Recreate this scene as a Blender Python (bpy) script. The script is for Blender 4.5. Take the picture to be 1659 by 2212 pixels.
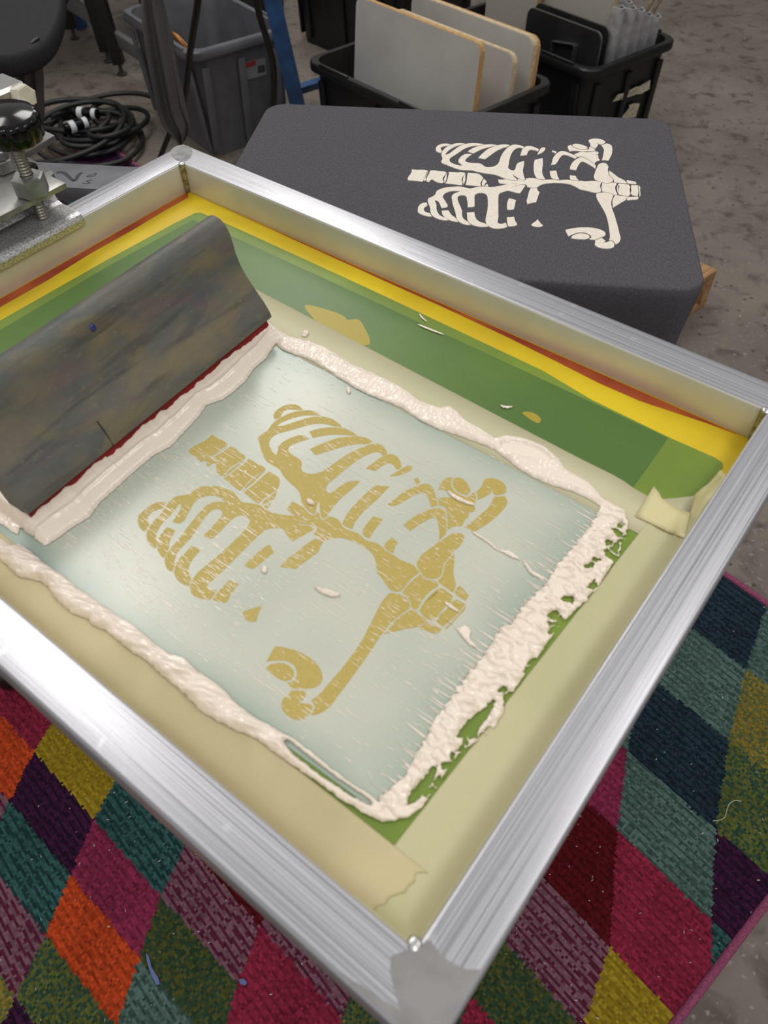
import bpy, bmesh, math, random
import numpy as np
from mathutils import Vector, Matrix, noise as mnoise

for _o in list(bpy.data.objects):
    bpy.data.objects.remove(_o)
S = bpy.context.scene
COL = S.collection

# ------------------------------------------------------------------ camera
FPX, CX, CY, CAMZ = 1680.65, 829.5, 1106.0, 1.478275
RC = Matrix(((0.999851, -0.011051, -0.013258), (0.0, -0.768148, 0.640272), (-0.01726, -0.640177, -0.768034)))
cam = bpy.data.cameras.new('camera')
cam.sensor_fit = 'VERTICAL'; cam.sensor_height = 32.0
cam.lens = 32.0 * FPX / 2212.0
cam.dof.use_dof = True; cam.dof.focus_distance = 1.02; cam.dof.aperture_fstop = 7.5
cam.clip_start = 0.02; cam.clip_end = 60
cam_o = bpy.data.objects.new('camera', cam); COL.objects.link(cam_o)
cam_o.matrix_world = Matrix.Translation((0, 0, CAMZ)) @ (RC @ Matrix(((1, 0, 0), (0, -1, 0), (0, 0, -1)))).to_4x4()
S.camera = cam_o

# ------------------------------------------------------------------ light
S.view_settings.view_transform = 'Standard'
S.view_settings.look = 'None'
S.view_settings.exposure = 0.06
S.view_settings.gamma = 1.0
S.view_settings.use_curve_mapping = False
w = bpy.data.worlds.new('workshop_air'); S.world = w; w.use_nodes = True
w.node_tree.nodes['Background'].inputs[0].default_value = (1.0, 0.985, 0.965, 1)
w.node_tree.nodes['Background'].inputs[1].default_value = 0.46

def area(name, loc, sx, sy, power, rz=0.0):
    l = bpy.data.lights.new(name, 'AREA'); l.shape = 'RECTANGLE'; l.size = sx; l.size_y = sy
    l.energy = power; l.color = (1.0, 0.975, 0.93)
    o = bpy.data.objects.new(name, l); COL.objects.link(o)
    o.location = loc; o.rotation_euler = (0, 0, rz)
    return o
area('ceiling_lamp', (-1.20, 1.60, 3.2), 0.45, 1.25, 20)
area('ceiling_lamp', (-0.55, 3.15, 3.2), 0.45, 1.25, 18)
area('ceiling_lamp', (-0.25, 4.90, 3.2), 0.70, 1.25, 20)
area('ceiling_lamp', (1.45, 0.60, 3.2), 0.45, 1.25, 15)  # unseen lamp, added as fill from the camera side
area('ceiling_lamp', (0.25, -1.40, 3.2), 0.45, 1.25, 22)  # unseen lamp behind the camera, added to brighten inner bar walls and squeegee

# ------------------------------------------------------------------ helpers
def lin(c):
    return tuple(((v / 255.0) / 12.92 if v / 255.0 <= 0.04045 else ((v / 255.0 + 0.055) / 1.055) ** 2.4) for v in c)

def ray(px, py):
    return RC @ Vector(((px - CX) / FPX, (py - CY) / FPX, 1.0))
def at(px, py, z):
    d = ray(px, py); return Vector((0, 0, CAMZ)) + d * ((z - CAMZ) / d.z)
def at_y(px, py, y):
    d = ray(px, py); return Vector((0, 0, CAMZ)) + d * (y / d.y)

# printing screen frame: x along the long bars, y towards the back, z up; origin on the mesh
FM = Matrix(((0.792759, 0.609518, 0.004525, -0.249618), (-0.609419, 0.792731, -0.013631, 0.916762),
             (-0.011895, 0.008048, 0.999897, 0.999465), (0, 0, 0, 1)))
SM = Matrix(((0.991054, 0.133458, 0, -0.259865), (-0.133458, 0.991054, 0, 1.280918), (0, 0, 1, 1.0), (0, 0, 0, 1)))
SM = Matrix.Translation((0, 0, CAMZ)) @ Matrix.Scale(1.045, 4) @ Matrix.Translation((0, 0, -CAMZ)) @ SM
FMI = FM.inverted()
_fo = FMI @ Vector((0, 0, CAMZ)); _fr = FMI.to_3x3()
def ms(px, py, h=0.0):
    d = _fr @ ray(px, py); k = (h - _fo.z) / d.z
    return (_fo.x + d.x * k, _fo.y + d.y * k)
W, H, BW, BH = 0.711, 0.5018, 0.035, 0.036

MATS = {}
def nodes(name):
    m = bpy.data.materials.new(name); m.use_nodes = True
    nt = m.node_tree; return m, nt, nt.nodes['Principled BSDF']
def mat(name, c, rough=0.5, metal=0.0, c2=None, scale=20.0, det=4.0, lo=0.4, hi=0.6, stretch=(1, 1, 1), bump=0.0, bscale=None,
        spec=0.5, coat=0.0, coord='Object', rvar=0.0, alpha=1.0, sss=0.0, bstretch=None, bdist=0.001):
    if name in MATS: return MATS[name]
    m, nt, b = nodes(name); N = nt.nodes; L = nt.links
    b.inputs['Base Color'].default_value = (*lin(c), 1); b.inputs['Roughness'].default_value = rough
    b.inputs['Metallic'].default_value = metal; b.inputs['Specular IOR Level'].default_value = spec
    b.inputs['Coat Weight'].default_value = coat; b.inputs['Alpha'].default_value = alpha
    if sss:
        b.inputs['Subsurface Weight'].default_value = sss; b.inputs['Subsurface Radius'].default_value = (0.004, 0.003, 0.002)
    tc = N.new('ShaderNodeTexCoord')
    def ntex(sc, st, d):
        mp = N.new('ShaderNodeMapping'); mp.inputs['Scale'].default_value = st
        L.new(tc.outputs[coord], mp.inputs['Vector'])
        t = N.new('ShaderNodeTexNoise'); t.inputs['Scale'].default_value = sc; t.inputs['Detail'].default_value = d
        L.new(mp.outputs[0], t.inputs['Vector']); return t
    if c2 is not None or rvar:
        t = ntex(scale, stretch, det)
        r = N.new('ShaderNodeMapRange'); r.inputs['From Min'].default_value = lo; r.inputs['From Max'].default_value = hi
        L.new(t.outputs['Fac'], r.inputs['Value'])
        if c2 is not None:
            mx = N.new('ShaderNodeMix'); mx.data_type = 'RGBA'
            mx.inputs['A'].default_value = (*lin(c), 1); mx.inputs['B'].default_value = (*lin(c2), 1)
            L.new(r.outputs[0], mx.inputs['Factor']); L.new(mx.outputs['Result'], b.inputs['Base Color'])
        if rvar:
            r2 = N.new('ShaderNodeMapRange'); r2.inputs['From Min'].default_value = lo; r2.inputs['From Max'].default_value = hi
            r2.inputs['To Min'].default_value = rough - rvar; r2.inputs['To Max'].default_value = rough + rvar
            L.new(t.outputs['Fac'], r2.inputs['Value']); L.new(r2.outputs[0], b.inputs['Roughness'])
    if bump:
        t = ntex(bscale or scale, bstretch or stretch, det)
        bp = N.new('ShaderNodeBump'); bp.inputs['Strength'].default_value = bump; bp.inputs['Distance'].default_value = bdist
        L.new(t.outputs['Fac'], bp.inputs['Height']); L.new(bp.outputs[0], b.inputs['Normal'])
    MATS[name] = m
    return m

def mesh(name, verts, faces, material, parent=None, mw=None, smooth=False, uvs=None):
    me = bpy.data.meshes.new(name); me.from_pydata([tuple(v) for v in verts], [], faces); me.update()
    if uvs is not None:
        ul = me.uv_layers.new(name='UVMap')
        for lp in me.loops: ul.data[lp.index].uv = uvs[lp.vertex_index]
    if material is not None: me.materials.append(material)
    if smooth: me.polygons.foreach_set('use_smooth', [True] * len(me.polygons))
    o = bpy.data.objects.new(name, me); COL.objects.link(o)
    if parent is not None: o.parent = parent
    if mw is not None: o.matrix_world = mw
    return o
def bm_obj(name, bm, material, parent=None, mw=None, smooth=False):
    bmesh.ops.recalc_face_normals(bm, faces=bm.faces[:])
    me = bpy.data.meshes.new(name); bm.to_mesh(me); bm.free()
    if material is not None: me.materials.append(material)
    if smooth: me.polygons.foreach_set('use_smooth', [True] * len(me.polygons))
    o = bpy.data.objects.new(name, me); COL.objects.link(o)
    if parent is not None: o.parent = parent
    if mw is not None: o.matrix_world = mw
    return o
def tag(o, label=None, cat=None, group=None, kind=None):
    if label: o['label'] = label
    if cat: o['category'] = cat
    if group: o['group'] = group
    if kind: o['kind'] = kind
    return o
def empty(name, mw, label, cat, group=None):
    o = bpy.data.objects.new(name, None); COL.objects.link(o); o.empty_display_size = 0.05
    o.matrix_world = mw; return tag(o, label, cat, group)
T = Matrix.Translation
def RZ(a): return Matrix.Rotation(a, 4, 'Z')
def autosmooth(o, ang=35):
    me = o.data
    me.polygons.foreach_set('use_smooth', [True] * len(me.polygons))
    bm = bmesh.new(); bm.from_mesh(me)
    for e in bm.edges:
        if len(e.link_faces) == 2 and e.calc_face_angle(0) > math.radians(ang): e.smooth = False
    bm.to_mesh(me); bm.free(); return o

def prism_data(poly, z0, z1):
    n = len(poly)
    a = sum(poly[i][0] * poly[(i + 1) % n][1] - poly[(i + 1) % n][0] * poly[i][1] for i in range(n))
    if a < 0: poly = poly[::-1]
    v = [(p[0], p[1], z0) for p in poly] + [(p[0], p[1], z1) for p in poly]
    f = [tuple(range(n, 2 * n)), tuple(range(n - 1, -1, -1))] + [(i, (i + 1) % n, n + (i + 1) % n, n + i) for i in range(n)]
    return v, f
def prism(name, poly, z0, z1, m, parent=None, mw=None):
    v, f = prism_data(poly, z0, z1); return mesh(name, v, f, m, parent, mw)
def box(name, sx, sy, sz, m, parent=None, mw=None, bev=0.0, seg=2, base=True):
    bm = bmesh.new(); bmesh.ops.create_cube(bm, size=1.0)
    bmesh.ops.scale(bm, vec=(sx, sy, sz), verts=bm.verts)
    if base: bmesh.ops.translate(bm, vec=(0, 0, sz / 2), verts=bm.verts)
    if bev: bmesh.ops.bevel(bm, geom=bm.edges[:], offset=bev, segments=seg, affect='EDGES', profile=0.5)
    return autosmooth(bm_obj(name, bm, m, parent, mw), 40)
def tube_data(pts, r, seg=8, cap=True):
    pts = [Vector(p) for p in pts]; n = len(pts); V = []; F = []
    up = Vector((0, 0, 1)); prev = None
    for i, p in enumerate(pts):
        t = (pts[min(i + 1, n - 1)] - pts[max(i - 1, 0)]).normalized()
        if prev is None:
            a = t.cross(up)
            if a.length < 1e-3: a = t.cross(Vector((1, 0, 0)))
            a.normalize()
        else:
            a = (prev - t * prev.dot(t)).normalized()
        prev = a; b = t.cross(a); rr = r[i] if isinstance(r, (list, tuple)) else r
        for k in range(seg):
            an = 2 * math.pi * k / seg; V.append(p + (a * math.cos(an) + b * math.sin(an)) * rr)
    for i in range(n - 1):
        for k in range(seg):
            k2 = (k + 1) % seg; F.append((i * seg + k, i * seg + k2, (i + 1) * seg + k2, (i + 1) * seg + k))
    if cap: F.append(tuple(range(seg - 1, -1, -1))); F.append(tuple((n - 1) * seg + k for k in range(seg)))
    return V, F
def tube(name, pts, r, m, parent=None, mw=None, seg=8):
    v, f = tube_data(pts, r, seg); return autosmooth(mesh(name, v, f, m, parent, mw), 50)
def smooth_line(pts, sub=6, closed=False):
    P = [Vector(p) for p in pts]; n = len(P); out = []
    for i in range(n if closed else n - 1):
        g = (lambda k: P[k % n]) if closed else (lambda k: P[max(0, min(n - 1, k))])
        p0, p1, p2, p3 = g(i - 1), g(i), g(i + 1), g(i + 2)
        for s in range(sub):
            t = s / sub
            out.append(0.5 * ((2 * p1) + (p2 - p0) * t + (2 * p0 - 5 * p1 + 4 * p2 - p3) * t * t + (3 * p1 - p0 - 3 * p2 + p3) * t ** 3))
    if not closed: out.append(P[-1])
    return out
def lathe(name, prof, m, parent=None, mw=None, seg=24, ang=40):
    V = []; F = []; n = len(prof)
    for r, z in prof:
        for k in range(seg):
            a = 2 * math.pi * k / seg; V.append((r * math.cos(a), r * math.sin(a), z))
    for i in range(n - 1):
        for k in range(seg):
            k2 = (k + 1) % seg; F.append((i * seg + k, i * seg + k2, (i + 1) * seg + k2, (i + 1) * seg + k))
    F.append(tuple(range(seg - 1, -1, -1))); F.append(tuple((n - 1) * seg + k for k in range(seg)))
    return autosmooth(mesh(name, V, F, m, parent, mw), ang)
def outline(txt, zoom, sub=5):
    """closed outline of control points 'x,y' ('!' marks a corner), given in zoom coordinates (x0, y0, scale) of the photo"""
    pts = []; cor = []
    for tk in txt.split():
        z = zoom
        c = tk.endswith('!'); tk = tk.rstrip('!')
        if '@' in tk:
            tk, zz = tk.split('@'); z = ZOOM[zz]
        x, y = tk.split(',')
        pts.append((z[0] + float(x) / z[2], z[1] + float(y) / z[2])); cor.append(c)
    n = len(pts); out = []
    for i in range(n):
        p1, p2 = np.array(pts[i]), np.array(pts[(i + 1) % n])
        p0 = np.array(pts[i - 1]) if not cor[i] else 2 * p1 - p2
        p3 = np.array(pts[(i + 2) % n]) if not cor[(i + 1) % n] else 2 * p2 - p1
        for s in range(sub):
            t = s / sub
            q = 0.5 * ((2 * p1) + (p2 - p0) * t + (2 * p0 - 5 * p1 + 4 * p2 - p3) * t * t + (3 * p1 - p0 - 3 * p2 + p3) * t ** 3)
            out.append((q[0], q[1]))
    return out
ZOOM = {'1': (280, 860, 4.1475), '2': (520, 860, 4.608), '3': (760, 980, 4.608), '4': (560, 1200, 4.608), 'p': (0, 0, 1)}

# numpy gradient noise
_rng = np.random.RandomState(7)
_perm = _rng.permutation(512); _perm = np.concatenate([_perm, _perm])
_ang = _rng.rand(512) * 2 * np.pi; _gx = np.cos(_ang); _gy = np.sin(_ang)
def pn(x, y):
    xi = np.floor(x).astype(int); yi = np.floor(y).astype(int); xf = x - xi; yf = y - yi
    xi &= 511; yi &= 511
    def g(ix, iy, dx, dy):
        h = _perm[(_perm[ix & 511] + iy) & 511]; return _gx[h] * dx + _gy[h] * dy
    u = xf ** 3 * (xf * (xf * 6 - 15) + 10); v = yf ** 3 * (yf * (yf * 6 - 15) + 10)
    a = g(xi, yi, xf, yf); b = g(xi + 1, yi, xf - 1, yf); c = g(xi, yi + 1, xf, yf - 1); d = g(xi + 1, yi + 1, xf - 1, yf - 1)
    return (a + (b - a) * u) * (1 - v) + (c + (d - c) * u) * v * 1.0
def fbm(x, y, o=3):
    s = 0; a = 1.0
    for i in range(o): s = s + a * pn(x + 17.3 * i, y + 9.1 * i); x = x * 2; y = y * 2; a *= 0.5
    return s
def worley(x, y):
    xi = np.floor(x).astype(int); yi = np.floor(y).astype(int); f1 = np.full(x.shape, 9.0); f2 = np.full(x.shape, 9.0); idc = np.zeros(x.shape)
    for i in (-1, 0, 1):
        for j in (-1, 0, 1):
            h = _perm[(_perm[(xi + i) & 511] + yi + j) & 511]; h2 = _perm[(h + 91) & 511]
            d = np.hypot(xi + i + 0.15 + 0.7 * h / 511.0 - x, yi + j + 0.15 + 0.7 * h2 / 511.0 - y)
            new = d < f1; f2 = np.where(new, f1, np.minimum(f2, d)); idc = np.where(new, _perm[(h2 + 37) & 511] / 511.0, idc); f1 = np.where(new, d, f1)
    return f1, f2, idc
def sdf(poly, X, Y):
    """signed distance, positive inside"""
    P = np.array(poly); Q = np.roll(P, -1, axis=0); d2 = np.full(X.shape, 1e9); ins = np.zeros(X.shape, bool)
    for (x1, y1), (x2, y2) in zip(P, Q):
        dx, dy = x2 - x1, y2 - y1; l = dx * dx + dy * dy + 1e-15
        t = np.clip(((X - x1) * dx + (Y - y1) * dy) / l, 0, 1)
        d2 = np.minimum(d2, (X - x1 - t * dx) ** 2 + (Y - y1 - t * dy) ** 2)
        c = ((y1 > Y) != (y2 > Y))
        if dy != 0: ins ^= c & (X < x1 + (Y - y1) * dx / dy)
    return np.where(ins, 1, -1) * np.sqrt(d2)
# ------------------------------------------------------------------ artwork: skeleton bones (outlines in photo zoom coordinates)
BONES = [
('1', '740,330! 790,365 840,385 880,418! 870,432 820,460 770,500 715,530 690,555 640,578! 600,540 560,510 525,485! 545,462 590,430 640,405 690,375'),
('1', '884,434! 850,458 800,492 745,527 702,574! 674,574! 700,545 760,512 820,472'),
('1', '905,437! 950,455 985,490 1035,520! 1035,550! 990,575 930,605 885,640 850,690! 820,700 790,680! 775,640 780,590! 755,590 735,598 720,612 700,615! 685,600! 720,560 770,525 830,490 880,455'),
('1', '1042,556! 1000,588 940,642 890,682 838,714! 860,688 900,645 950,610 1000,578'),
('1', '1065,550! 1110,570 1150,600 1195,615 1222,645! 1190,672 1130,700 1075,740 1035,790 985,838! 950,810 905,770 870,745 842,722! 890,695 950,650 1000,610 1040,580'),
('1', '1222,664! 1180,692 1120,752 1070,792 1005,843! 1050,784 1100,734 1160,692'),
('1', '1250,660! 1290,685 1335,715! 1348,745 1340,790 1325,828! 1280,853 1230,883 1190,918 1165,950! 1120,930 1080,895 1025,850! 1080,805 1130,765 1180,720 1225,680'),
('1', '1320,842! 1310,880 1300,908! 1250,928 1203,966! 1182,958! 1210,918 1260,878'),
('1', '1268,945! 1250,975 1235,998! 1207,976! 1230,957'),
('1', '330,945! 300,935 250,938 190,965 130,1010 85,1055 75,1100 85,1145 110,1185 145,1202! 160,1170 180,1137! 160,1105 168,1068 200,1030 240,1010 290,996!'),
('1', '345,950! 370,920 420,885 490,875 550,855 600,820 650,797 720,790 790,795 850,815 920,840 960,875 985,915 1020,940 1080,945 1150,957 1200,985 1260,1025 1340,1045 1420,1055 1500,1060 1560,1075 1588,1095 1570,1110 1520,1120 1490,1130! 1540,1140 1600,1145 1645,1160 1660,1178! 1600,1212 1530,1250 1458,1288! 1430,1260 1400,1215 1370,1175 1300,1170 1230,1180 1180,1215 1100,1290 1000,1390 900,1490 810,1580 740,1640 700,1680 700,1708 722,1725 785,1725! 730,1805! 690,1810 620,1795 565,1765 545,1720 545,1680 560,1640 610,1570 690,1500 800,1410 900,1320 1000,1220 1060,1150 1075,1110 1060,1075 1010,1055 950,1070 900,1110 840,1170 790,1220 745,1262! 710,1260 660,1238! 720,1180 790,1100 830,1050 825,1015 790,1000 745,1008 700,1045 650,1110 590,1200 540,1270 480,1330 430,1390 410,1440 408,1490 396,1525 385,1560! 345,1540 322,1500 318,1450 335,1400 370,1350 430,1280 500,1190 560,1110 620,1040 680,975 740,942 800,933 855,938! 830,908 780,883 720,878 650,893 590,930 555,985 525,1040 492,1098 450,1127 385,1115! 405,1080 440,1030 462,985 458,950! 435,965 400,1018 350,1070 310,1110 270,1165 245,1215 240,1260 248,1300 240,1355! 205,1340 170,1300 155,1250 160,1200 185,1150 230,1095 280,1045 310,1000'),
('1', '340,1160! 410,1190! 385,1240 360,1290 355,1340 335,1390 308,1438! 280,1415 255,1370 250,1330 260,1270 285,1220 310,1190'),
('1', '555,1330! 600,1345 643,1362! 600,1410 560,1460 535,1510 530,1560 545,1600 556,1638! 533,1690! 490,1675 440,1645 410,1600 400,1560 415,1500 450,1440 500,1390'),
('1', '893,1635! 935,1655 980,1670! 945,1710 910,1760 885,1810 870,1832! 820,1835 745,1810! 780,1760 840,1690'),
('1', '1190,1858! 1170,1900 1150,1950 1137,2005! 1090,2008 1045,1990 1015,1945! 1020,1920 1060,1900 1120,1885'),
('1', '1250,1315! 1275,1350 1293,1388! 1240,1430 1180,1480 1110,1535! 1070,1525 1030,1503! 1090,1440 1170,1370'),
('2', '740,1402! 825,1437! 795,1480 775,1538! 700,1590 620,1650 543,1708! 470,1695 395,1688! 450,1620 540,1550 640,1470'),
('2', '510,1035! 570,1060 618,1078! 640,1112 680,1152 720,1170 745,1162 762,1142 780,1152 793,1192 820,1214 850,1204 868,1185! 920,1190 970,1215 1000,1252 1010,1278 1040,1303 1100,1328 1160,1348 1200,1373 1225,1403 1270,1428 1330,1442 1380,1465 1418,1500 1440,1522 1500,1557 430,1020@3 480,1060@3 560,1090@3 620,1120@3 650,1155@3 676,1188@3! 640,1212@3 580,1262@3 530,1327@3 486,1378@3! 430,1375@3 385,1360@3 350,1320@3 320,1275@3 290,1235@3 250,1190@3! 245,1130@3 235,1070@3 210,1010@3 160,960@3 100,920@3 40,885@3 0,875@3 1040,1405 970,1395 900,1405 850,1420 800,1415 760,1390 728,1352! 753,1322 758,1295 720,1272 660,1262 600,1256 560,1252! 590,1244 645,1237 664,1215 640,1192 600,1182 540,1175! 490,1140 460,1108!'),
('2', '620,125! 590,90 540,68 480,68 420,85 360,125 330,165 330,195 343,220! 375,205 400,190! 408,165 440,130 480,118 520,120 560,125!'),
('2', '345,234 400,198 460,168 530,143 620,130 700,128 760,150 800,180! 740,178 660,178 580,190 500,212 430,240 380,265 372,282! 420,280 480,262 560,235 640,210 730,190 800,188 870,200 930,225 980,262 1010,293! 960,290 900,278 850,265 780,260 700,268 600,295 500,325 420,345 350,370 305,405 285,450 295,500 320,545 355,572! 370,530 375,490 400,460 440,430 500,400 570,378 620,375 660,395 685,410! 620,430 550,455 500,480 475,510 490,550 540,585 590,615 610,650 605,710 625,740 680,758 740,757 800,740 870,700 950,640 1040,580 1130,530 1220,490 1300,465 1370,462 1420,490 1450,530 1458,560! 1405,580! 1400,560 1370,545 1320,548 1250,575 1170,620 1080,685 1000,750 930,810 870,860 850,900 860,940 890,950 930,930 980,890 1040,850 1100,830 1190,832! 1130,890 1060,950 990,1010 930,1080 880,1145 848,1194! 820,1202 800,1180 790,1140 785,1080 788,1030! 770,1050 755,1100 748,1140 735,1160! 690,1142 650,1102 617,1058 600,1010 590,960 560,910 510,865 460,820 420,770 385,715 330,680 270,645 230,590 205,520 185,450 170,410! 185,385 220,360 265,330 300,280'),
('2', '683,340! 740,320 820,302 920,297 1020,305 1100,335 1158,378! 1080,375 1000,370 900,370 800,385 718,402!'),
('2', '690,513! 760,480 860,440 960,405 1060,390 1160,385 1240,398 1290,425 1315,446! 1250,463 1180,462 1080,475 980,500 870,535 745,573!'),
('2', '1245,705! 1310,655 1380,605 1450,570 1510,565 1560,590 1590,640 1602,695! 1555,722! 1530,685 1500,658 1460,655 1410,680 1340,732!'),
('3', '375,230! 430,195 490,160 550,128 590,128 607,145! 580,175 520,205 450,225'),
('2', '1345,872! 1480,885! 1420,950 1350,1020 1270,1090 1200,1160 1140,1240 1110,1310! 1060,1290 1012,1260! 1030,1210 1080,1130 1160,1040 1250,950'),
('2', '1320,1183! 1415,1210! 1380,1260 1330,1320 1285,1402! 1240,1385 1212,1355! 1220,1310 1260,1250'),
('2', '1500,1392! 1565,1440! 1535,1490 1520,1548! 1470,1528 1425,1485! 1450,1440'),
('3', '655,240! 680,290! 640,318! 618,258!'),
('3', '355,510! 420,465 500,400 590,350 680,315 750,305 800,340 825,400 845,460 856,518! 790,538! 770,470 745,420 715,390 670,400 600,430 520,480 440,520 390,525'),
('3', '515,715! 580,660 680,600 770,565 850,547 900,550 928,592 938,660 940,740 937,808! 865,870! 870,800 860,710 845,655 815,640 770,655 690,700 580,775!'),
('3', '860,448! 940,440 1020,445 1060,480 1120,500 1200,518! 1228,540 1220,575 1170,590 1110,575! 1165,598! 1160,630 1120,670 1110,700 1090,728! 1040,725 990,740 953,770! 952,680 945,590 918,535 867,520!'),
('3', '1000,240! 950,245 910,270 885,310 860,370! 900,362 960,390 1030,436 1100,466 1150,486 1222,506! 1235,460 1230,410 1205,395 1170,432 1120,430 1060,408 1012,368 987,310'),
('3', '1030,245! 1090,250 1140,290 1175,350 1178,385! 1160,412 1120,412 1060,390 1017,345 1003,300 1012,260'),
('3', '1295,320! 1320,265 1375,248 1440,258 1500,290 1535,340 1535,388! 1500,410 1440,418 1407,400 1392,340! 1388,395! 1330,430 1290,450 1250,466! 1250,420 1237,387! 1275,350'),
('3', '1410,432! 1460,434 1520,427! 1548,480 1530,530 1460,610 1380,680 1290,740 1205,790! 1180,765 1125,735! 1200,680 1280,610 1350,550 1390,490'),
('3', '1115,850 1110,820 1085,800 1040,795 990,805 930,845 860,890 770,955 700,1010 660,1060 645,1105 670,1160 720,1230 760,1248 830,1250 880,1225 903,1170 918,1100 958,1050 1020,970 1080,920'),
('3', '1020,1000! 1018,1100 1010,1190 1025,1260 1035,1308! 1015,1378 1003,1387! 950,1348 900,1313 872,1290 855,1267! 893,1232 918,1162 934,1097 978,1042'),
('3', '1075,1318! 1130,1375 1163,1415! 1135,1468! 1080,1438 1023,1395! 1043,1345'),
('3', '682,1202! 720,1250 780,1265 830,1270 866,1305! 848,1333 788,1368 728,1428 688,1488 658,1546! 620,1552 593,1530! 578,1470 543,1420 503,1390! 543,1332 592,1278 642,1238'),
('3', '868,1345! 838,1400 790,1440 740,1490 690,1545! 684,1540! 730,1470 780,1412 830,1370'),
('3', '882,1338! 930,1362 1008,1425! 988,1480 928,1530 878,1590 836,1640! 780,1668! 720,1628 668,1562! 704,1532 764,1455 824,1395'),
('3', '1040,1452! 1128,1502! 1080,1560 1010,1640 905,1732! 880,1718 845,1672! 874,1612 934,1562 994,1492'),
('3', '1135,1512! 1120,1562 1060,1624 1000,1692 945,1750! 922,1748! 1014,1655 1084,1574'),
('3', '600,1555! 640,1572 658,1602 718,1642 760,1682! 700,1698 660,1728! 560,1745 450,1770 318,1800! 372,1742 452,1652 532,1594'),
('3', '760,1692! 830,1722 893,1752! 855,1800! 800,1790 740,1765 690,1755 677,1735! 702,1707'),
('3', '385,1392 440,1397 500,1412 552,1452 576,1500 576,1545! 518,1586 438,1646 368,1714 308,1790 1190,830@4 1100,970@4 1000,1110@4 900,1250@4 800,1380@4 720,1490@4 650,1550@4 580,1585@4 516,1592@4! 548,1530@4 548,1490@4 518,1445@4! 600,1385@4 700,1270@4 820,1130@4 920,1000@4 1010,870@4 1080,740@4 1150,600@4 1200,500@4 1240,440@4 1275,400@4'),
('4', '160,908! 250,920 350,945 450,990 540,1050 600,1120 628,1190 625,1250 590,1300 530,1325 420,1332 330,1328! 295,1300 280,1270! 332,1260 368,1222 373,1160 353,1107 302,1067 240,1050 150,1052 72,1060! 110,990'),
('4', '110,1087! 180,1075 250,1078 308,1108 342,1152 346,1200 322,1238 260,1256! 200,1235 120,1180 66,1125!'),
('4', '325,1348! 465,1348! 460,1400 455,1440! 400,1456 370,1452! 440,1478 508,1473! 530,1502 517,1560 480,1600 440,1635! 360,1638 290,1600 240,1550 222,1490 240,1430 290,1390'),
]
BONE_UV = [[ms(x, y) for x, y in outline(t, ZOOM[z], 4)] for z, t in BONES]
# ------------------------------------------------------------------ floor
def floor_mat():
    m, nt, b = nodes('stained_concrete'); N = nt.nodes; L = nt.links
    tc = N.new('ShaderNodeTexCoord')
    def nz(sc, d, dist=0.0):
        t = N.new('ShaderNodeTexNoise'); t.inputs['Scale'].default_value = sc; t.inputs['Detail'].default_value = d; t.inputs['Distortion'].default_value = dist
        L.new(tc.outputs['Object'], t.inputs['Vector']); return t.outputs['Fac']
    def rng(s, a, c):
        r = N.new('ShaderNodeMapRange'); r.inputs['From Min'].default_value = a; r.inputs['From Max'].default_value = c; L.new(s, r.inputs['Value']); return r.outputs[0]
    def mx(f, A, B):
        x = N.new('ShaderNodeMix'); x.data_type = 'RGBA'; L.new(f, x.inputs['Factor'])
        for k, v in (('A', A), ('B', B)):
            if isinstance(v, tuple): x.inputs[k].default_value = (*lin(v), 1)
            else: L.new(v, x.inputs[k])
        return x.outputs['Result']
    c = mx(rng(nz(2.2, 6, 0.4), 0.35, 0.68), (104, 95, 87), (130, 121, 112))
    c = mx(rng(nz(14, 8, 0.6), 0.52, 0.70), c, (80, 71, 64))
    c = mx(rng(nz(70, 6), 0.60, 0.72), c, (148, 139, 130))
    v = N.new('ShaderNodeTexVoronoi'); v.inputs['Scale'].default_value = 24; L.new(tc.outputs['Object'], v.inputs['Vector'])
    c = mx(rng(v.outputs['Distance'], 0.16, 0.09), c, (70, 60, 55))
    L.new(c, b.inputs['Base Color']); b.inputs['Roughness'].default_value = 0.62
    bp = N.new('ShaderNodeBump'); bp.inputs['Strength'].default_value = 0.25; bp.inputs['Distance'].default_value = 0.002
    L.new(nz(90, 6), bp.inputs['Height']); L.new(bp.outputs[0], b.inputs['Normal'])
    return m
fl_o = mesh('floor', [(-6, -3, 0), (6, -3, 0), (6, 9, 0), (-6, 9, 0)], [(0, 1, 2, 3)], floor_mat())
tag(fl_o, kind='structure')
M_wall = mat('painted_block_wall', (150, 148, 144), 0.8, c2=(140, 138, 134), scale=3)
for nm, v in (('wall_back', [(-6, 9, 0), (6, 9, 0), (6, 9, 3.6), (-6, 9, 3.6)]), ('wall_left', [(-6, -3, 0), (-6, 9, 0), (-6, 9, 3.6), (-6, -3, 3.6)]), ('wall_right', [(6, 9, 0), (6, -3, 0), (6, -3, 3.6), (6, 9, 3.6)])):
    tag(mesh(nm, v, [(0, 1, 2, 3)], M_wall), kind='structure')

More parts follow.
